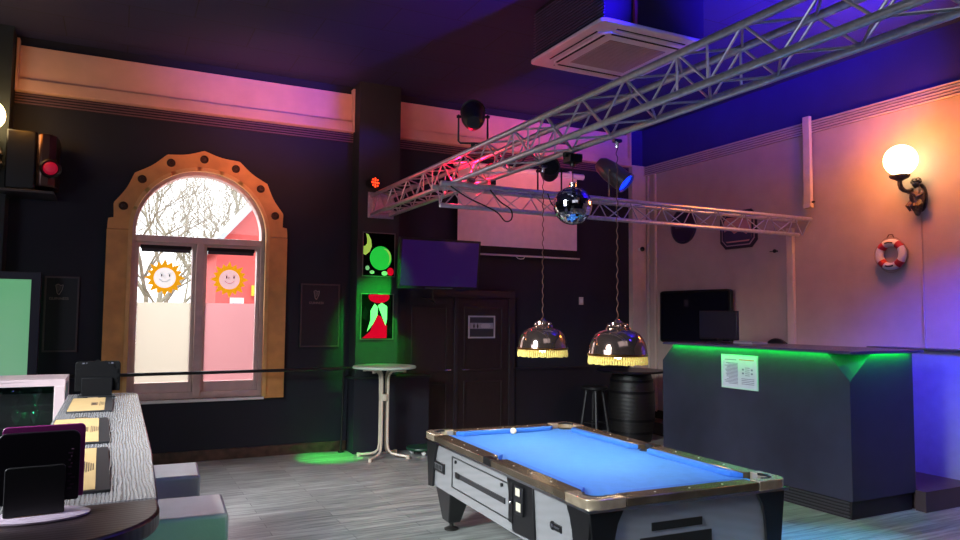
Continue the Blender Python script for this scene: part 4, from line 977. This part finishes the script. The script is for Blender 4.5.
# glass cabinet
t = thing('glass_cabinet', 'pale pink framed glass cabinet with glassware standing behind the counter', 'cabinet', (-.75, 6.2, .90))
cf = mat('pale mauve metal', (206, 180, 184), .4)
f = MB(); xa, xb, ya, yb_, zt = -.62, .44, -.22, .25, .43
f.box((xa, ya, zt-.05), (xb, yb_, zt)); f.box((xa, ya, 0), (xb, yb_, .04)); f.box((xb-.07, ya, .04), (xb, ya+.05, zt-.05)); f.box((xa, ya, .04), (xa+.07, ya+.05, zt-.05)); f.box((xb-.03, yb_-.04, .04), (xb, yb_, zt-.05)); f.box((xa, yb_-.02, .04), (xb-.03, yb_, zt-.05))
f.build('frame', cf, t, bev=.005)
MB().box((xa+.07, ya+.01, .04), (xb-.07, ya+.016, zt-.05)).build('front_glass', glassy('cabinet glass', (170, 180, 180), .12), t)
MB().box((xa+.04, yb_-.035, .045), (xb-.06, yb_-.025, zt-.06)).build('dark_lining', mat('dark lining', (40, 48, 50), .5), t)
MB().box((xa+.02, ya+.02, .20), (xb-.03, yb_-.04, .206)).build('glass_shelf', glass2, t)
gt = None
k = 0
for z in (.942, 1.108):
    for x in (-.98, -.86, -.74, -.62, -.50):
        if gt is None:
            gt = thing('wine_glass', 'clear stemmed glass standing inside the glass cabinet', 'glass', (x, 6.12, z), 0, 'glasses in the glass cabinet')
            MB().lathe([(.03, 0), (.03, .003), (.004, .008), (.004, .06), (.02, .08), (.032, .11), (.03, .155), (.028, .155), (.029, .11), (.018, .085), (1e-6, .08)], n=20).build('glass_body', glass2, gt)
        else: dup(gt, (x, 6.12+.05*(k % 2), z))
        k += 1
# white cube stools
lea = mat('white leatherette', (214, 212, 208), .4, noise=.05, bump=.1, bscale=90)
def cube_stool(lab, x, y, w_, d_, h, rz):
    t = thing('cube_stool', lab, 'stool', (x, y, 0), rz, 'white cube stools at the counter')
    MB().box((-w_/2, -d_/2, h-.14), (w_/2, d_/2, h)).build('seat_cushion', lea, t, bev=.018)
    MB().box((-w_/2+.012, -d_/2+.012, .03), (w_/2-.012, d_/2-.012, h-.142)).build('base_box', mat('green lit white leatherette', (84, 136, 106), .5), t, bev=.01)  # white leatherette, its green lighting put into the base colour
    for sx in (-1, 1):
        for sy in (-1, 1): MB().cyl((sx*(w_/2-.06), sy*(d_/2-.06), 0), (sx*(w_/2-.06), sy*(d_/2-.06), .03), .02, 10).build('foot', black, t)
cube_stool('white upholstered cube stool farther along the counter', .28, 4.83, .42, .42, .85, radians(-3))
cube_stool('white upholstered cube stool nearest the camera', .31, 3.90, .43, .43, .85, radians(-3))

# ------------------------------------------------------------------ outside
red_h = mat('red painted facade', (222, 92, 88), .8, noise=.05)
t = thing('red_house', 'red gabled house with white eaves seen through the window', 'house', (4.0, 16, -.5))
MB().prism([(1.83, -.5), (1.83, 3.25), (4.1, 5.9), (6.4, 3.25), (6.4, -.5)], 'y', 16, 19).build('walls', red_h, t, world=True, smooth=False)
for s in (1, -1):
    a, b_ = ((1.66, 3.05), (4.1, 5.9)) if s == 1 else ((6.57, 3.05), (4.1, 5.9))
    d = Vector((b_[0]-a[0], b_[1]-a[1])).normalized(); n_ = Vector((-d.y, d.x))*(1 if s == 1 else -1)
    MB().prism([(a[0]+n_.x*.0, a[1]+n_.y*.0), b_, (b_[0], b_[1]+.18), (a[0]+n_.x*.10, a[1]+n_.y*.10)], 'y', 15.8, 19.1).build('roof_slope', mat('pale grey eaves', (200, 206, 214), .5), t, world=True, smooth=False)
for xa in (2.12, 2.62, 3.2):
    wf = MB().box((xa, 15.96, .6), (xa+.28, 15.999, 2.15)).build('window', white, t, world=True); MB().box((xa+.05, 15.95, .7), (xa+.23, 15.9601, 2.05)).build('pane', mat('pane grey', (190, 200, 210), .2), wf, world=True)
MB().box((2.55, 15.9, 2.2), (3.3, 15.999, 2.42)).build('yellow_sign', mat('yellow board', (240, 200, 60), .6), t, world=True)
bark = mat('pale grey bark', (146, 138, 120), .9, noise=.3, nscale=6)
def tree(lab, x, y, h, seed, lean=0):
    rnd = random.Random(seed); m = MB()
    def grow(p, d, L, r, dep):
        seg = [p]; q = p; dd = d.copy()
        for k in range(3):
            dd = (dd+Vector((rnd.uniform(-.14, .14), rnd.uniform(-.14, .14), .06 if dep else 0))).normalized(); q = q+dd*L/3; seg.append(q)
        m.tube(seg, [r, r*.9, r*.8, r*.65], 5 if dep > 1 else 7, cap=False)
        if dep >= 6: return
        n_ = 3 if dep < 5 else 2
        for k in range(n_):
            s_ = seg[rnd.choice((1, 2, 3))] if k else seg[3]
            ax = Vector((rnd.uniform(-1, 1), rnd.uniform(-1, 1), rnd.uniform(-.2, .5))).normalized()
            nd = (dd*.75+ax*.65).normalized(); grow(s_, nd, L*rnd.uniform(.62, .85), r*.6, dep+1)
    grow(Vector((x, y, -.5)), Vector((lean, 0, 1)).normalized(), h*.3, h*.011, 0)
    tag(m.build('bare_tree', bark), lab, 'tree', 'bare trees outside the window')
tree('bare tree outside seen through the left casement', 1.0, 24, 9.5, 3)
tree('bare tree outside behind the mullion near the red house', 2.6, 31.0, 12, 11)
tree('slender bare tree outside at the left of the fanlight', 1.6, 39, 14, 5)
tree('tall bare tree outside behind the red house gable', 5.4, 48, 18, 21, .05)
struct(MB().box((-30, 9.95, -.7), (40, 60, -.5)).build('ground_outside', mat('pale yard gravel', (150, 146, 138), .9)), 'pale ground outside', 'ground')

# ------------------------------------------------------------------ lights
world = bpy.data.worlds.new('overcast'); scene.world = world; world.use_nodes = True
bg = world.node_tree.nodes['Background']; bg.inputs[0].default_value = (.93, .96, 1, 1); bg.inputs[1].default_value = 3.4
def light(kind, name, loc, target, energy, rgb, size=.2, spot=60, blend=.6, sizey=None, spread=None):
    l = bpy.data.lights.new(name, kind); l.energy = energy; l.color = lin(rgb)[:3]
    if kind == 'AREA':
        l.size = size
        if sizey: l.shape = 'RECTANGLE'; l.size_y = sizey
        if spread: l.spread = radians(spread)
    elif kind == 'SPOT': l.spot_size = radians(spot); l.spot_blend = blend; l.shadow_soft_size = size
    else: l.shadow_soft_size = size
    o = bpy.data.objects.new(name, l); C.objects.link(o); o.location = loc
    if target is not None: o.rotation_euler = (Vector(target)-Vector(loc)).to_track_quat('-Z', 'Y').to_euler()
    return o
p = light('AREA', 'window_portal', (cx, YB+.36, 2.1), (cx, 0, 2.1), 0, (255, 255, 255), 1.6, sizey=2.8); p.data.cycles.is_portal = True
light('AREA', 'daylight_side_windows', (-3.9, 3.2, 2.6), (2.6, 4.6, .2), 130, (225, 235, 255), 3.5, sizey=1.8)
light('AREA', 'sky_boost_lamp', (.6, 12.8, 7.0), (.5, 5.0, .6), 2600, (238, 244, 255), 4.5)  # unseen lamp added outside to strengthen daylight through the window
light('SPOT', 'daylight_fill_spot', (-3.2, 2.6, 3.9), (1.7, 5.2, 0), 4400, (236, 244, 246), 1.1, 58, .8)  # added spot that brightens floor, pool table side, stools and counter
light('AREA', 'room_fill', (2.5, 1.0, 4.8), (3.2, 4.5, 0), 30, (226, 226, 235), 3.0)  # added ambient fill without a fixture
# warm glow
light('POINT', 'globe_glow', (7.25, 4.9, 3.62), None, 75, (255, 135, 8), .16)
light('POINT', 'globe_glow_left', (-1.0, 8.85, 3.9), None, 8, (255, 170, 70), .15)
# blue washes
light('SPOT', 'blue_ceiling_wash', (5.6, 2.4, 3.7), (5.9, 4.2, 4.95), 5200, (45, 10, 255), .1, 70, 1)
light('SPOT', 'blue_ceiling_streak', (4.2, 3.4, 4.45), (3.1, 6.6, 4.95), 1800, (40, 10, 255), .05, 34, 1)
light('SPOT', 'blue_truss_wash', (4.9, 1.6, 4.6), (3.1, 2.6, 3.3), 260, (40, 20, 255), .1, 60, 1)
light('SPOT', 'blue_upper_wall_wash', (5.6, 3.4, 3.9), (7.84, 6.0, 4.95), 280, (50, 20, 255), .1, 50, .6)
light('SPOT', 'violet_wall_wash', (5.9, 1.6, 3.2), (7.83, 4.1, 1.55), 2300, (66, 56, 255), .1, 36, 1)
light('SPOT', 'violet_bar_wash', (4.9, 1.5, 3.2), (7.2, 4.6, .9), 420, (90, 90, 255), .1, 42, .9)
light('SPOT', 'cyan_floor_wash', (5.2, 5.4, 3.2), (4.7, 3.3, 0), 1100, (90, 190, 255), .08, 48, .9)
light('SPOT', 'blue_spot_beam', (5.2, 6.25, 3.33), (5.6, 5.6, 2.9), 12, (20, 40, 255), .05, 100, .8)
# red washes
light('POINT', 'red_truss_glow', (3.13, 6.75, 3.29), None, 36, (255, 10, 50), .05)
light('POINT', 'red_pillar_glow', (2.6, 8.3, 3.3), None, 3, (255, 60, 60), .1)
light('AREA', 'salmon_wash', (1.6, 7.2, 2.9), (1.6, 9.5, 4.6), 14, (255, 150, 125), .8, spread=70)
light('SPOT', 'screen_wash', (4.9, 6.9, 2.6), (5.4, 9.5, 3.6), 13, (255, 150, 160), .2, 80, .9)
light('SPOT', 'red_door_wash', (3.4, 7.6, 2.9), (4.6, 9.5, 1.2), 10, (255, 30, 60), .2, 60, .9)
light('SPOT', 'warm_wall_fill', (5.0, 5.0, 3.4), (7.8, 7.4, 2.6), 15, (225, 150, 190), .3, 95, .9)
light('AREA', 'salmon_wash_right', (5.6, 7.4, 3.2), (5.4, 9.5, 4.6), 8, (255, 120, 120), .8, spread=70)
# green
light('SPOT', 'green_pillar_wash', (3.12, 8.0, 3.02), (3.14, 9.2, 1.85), 620, (20, 255, 70), .04, 36, .8)
light('SPOT', 'green_floor_spot', (2.3, 8.9, 2.2), (2.5, 9.15, 0), 420, (20, 255, 80), .03, 26, .8)
light('SPOT', 'green_counter_glow', (.75, 2.4, .9), (.3, 4.2, .55), 9, (130, 255, 190), .1, 50, .8)
light('POINT', 'green_worktop_glow', (-.345, 5.0, 1.0), None, .6, (30, 255, 110), .03)
light('POINT', 'green_cabinet_glow', (-.56, 6.03, 1.08), None, 1.6, (60, 255, 150), .02)
light('POINT', 'violet_cabinet_glow', (-.92, 6.03, 1.2), None, 1.4, (150, 110, 255), .02)
o = light('AREA', 'green_bar_strip_light', (5.893, 5.6, 1.484), (6.02, 5.6, 1.2), 9, (0, 255, 70), 2.2, sizey=.012)
o.rotation_euler = Matrix(((.6, 0, -.8), (0, 1, 0), (.8, 0, .6))).to_euler(); o.data.shape = 'RECTANGLE'; o.data.size = .012; o.data.size_y = 2.3
o = light('AREA', 'green_bar_end_light', (6.42, 4.32, 1.484), None, 3, (0, 255, 70), .8, sizey=.012)
o.rotation_euler = (Vector((0, -.35, 1))).to_track_quat('Z', 'X').to_euler(); o.data.size = .012; o.data.size_y = .8
o.rotation_euler = (radians(52), 0, 0); o.data.size = .8; o.data.size_y = .012
# pendants
for y in (5.33, 4.28): light('SPOT', 'pendant_downlight', (3.265, y, 1.50), (3.265, y, 0), 45, (255, 226, 190), .05, 150, .7)

# ------------------------------------------------------------------ camera
cam = bpy.data.cameras.new('camera'); co = bpy.data.objects.new('camera', cam); C.objects.link(co)
cam.sensor_fit = 'HORIZONTAL'; cam.sensor_width = 36; cam.lens = 36*721/960; cam.clip_start = .02; cam.clip_end = 200
yaw, pit, rol = radians(26.655), radians(3.683), radians(.473)
F = Vector((sin(yaw)*cos(pit), cos(yaw)*cos(pit), sin(pit))); R_ = Vector((cos(yaw), -sin(yaw), 0)); U_ = R_.cross(F)
R2 = R_*cos(rol)+U_*sin(rol); U2 = -R_*sin(rol)+U_*cos(rol)
M4 = Matrix(((R2.x, U2.x, -F.x, 0), (R2.y, U2.y, -F.y, 0), (R2.z, U2.z, -F.z, 1.8), (0, 0, 0, 1)))
co.matrix_world = M4
scene.camera = co
scene.view_settings.view_transform = 'Standard'; scene.view_settings.look = 'None'; scene.view_settings.exposure = 0
scene.cycles.max_bounces = 8; scene.cycles.transparent_max_bounces = 16; scene.cycles.sample_clamp_indirect = 6
scene.cycles.use_denoising = True
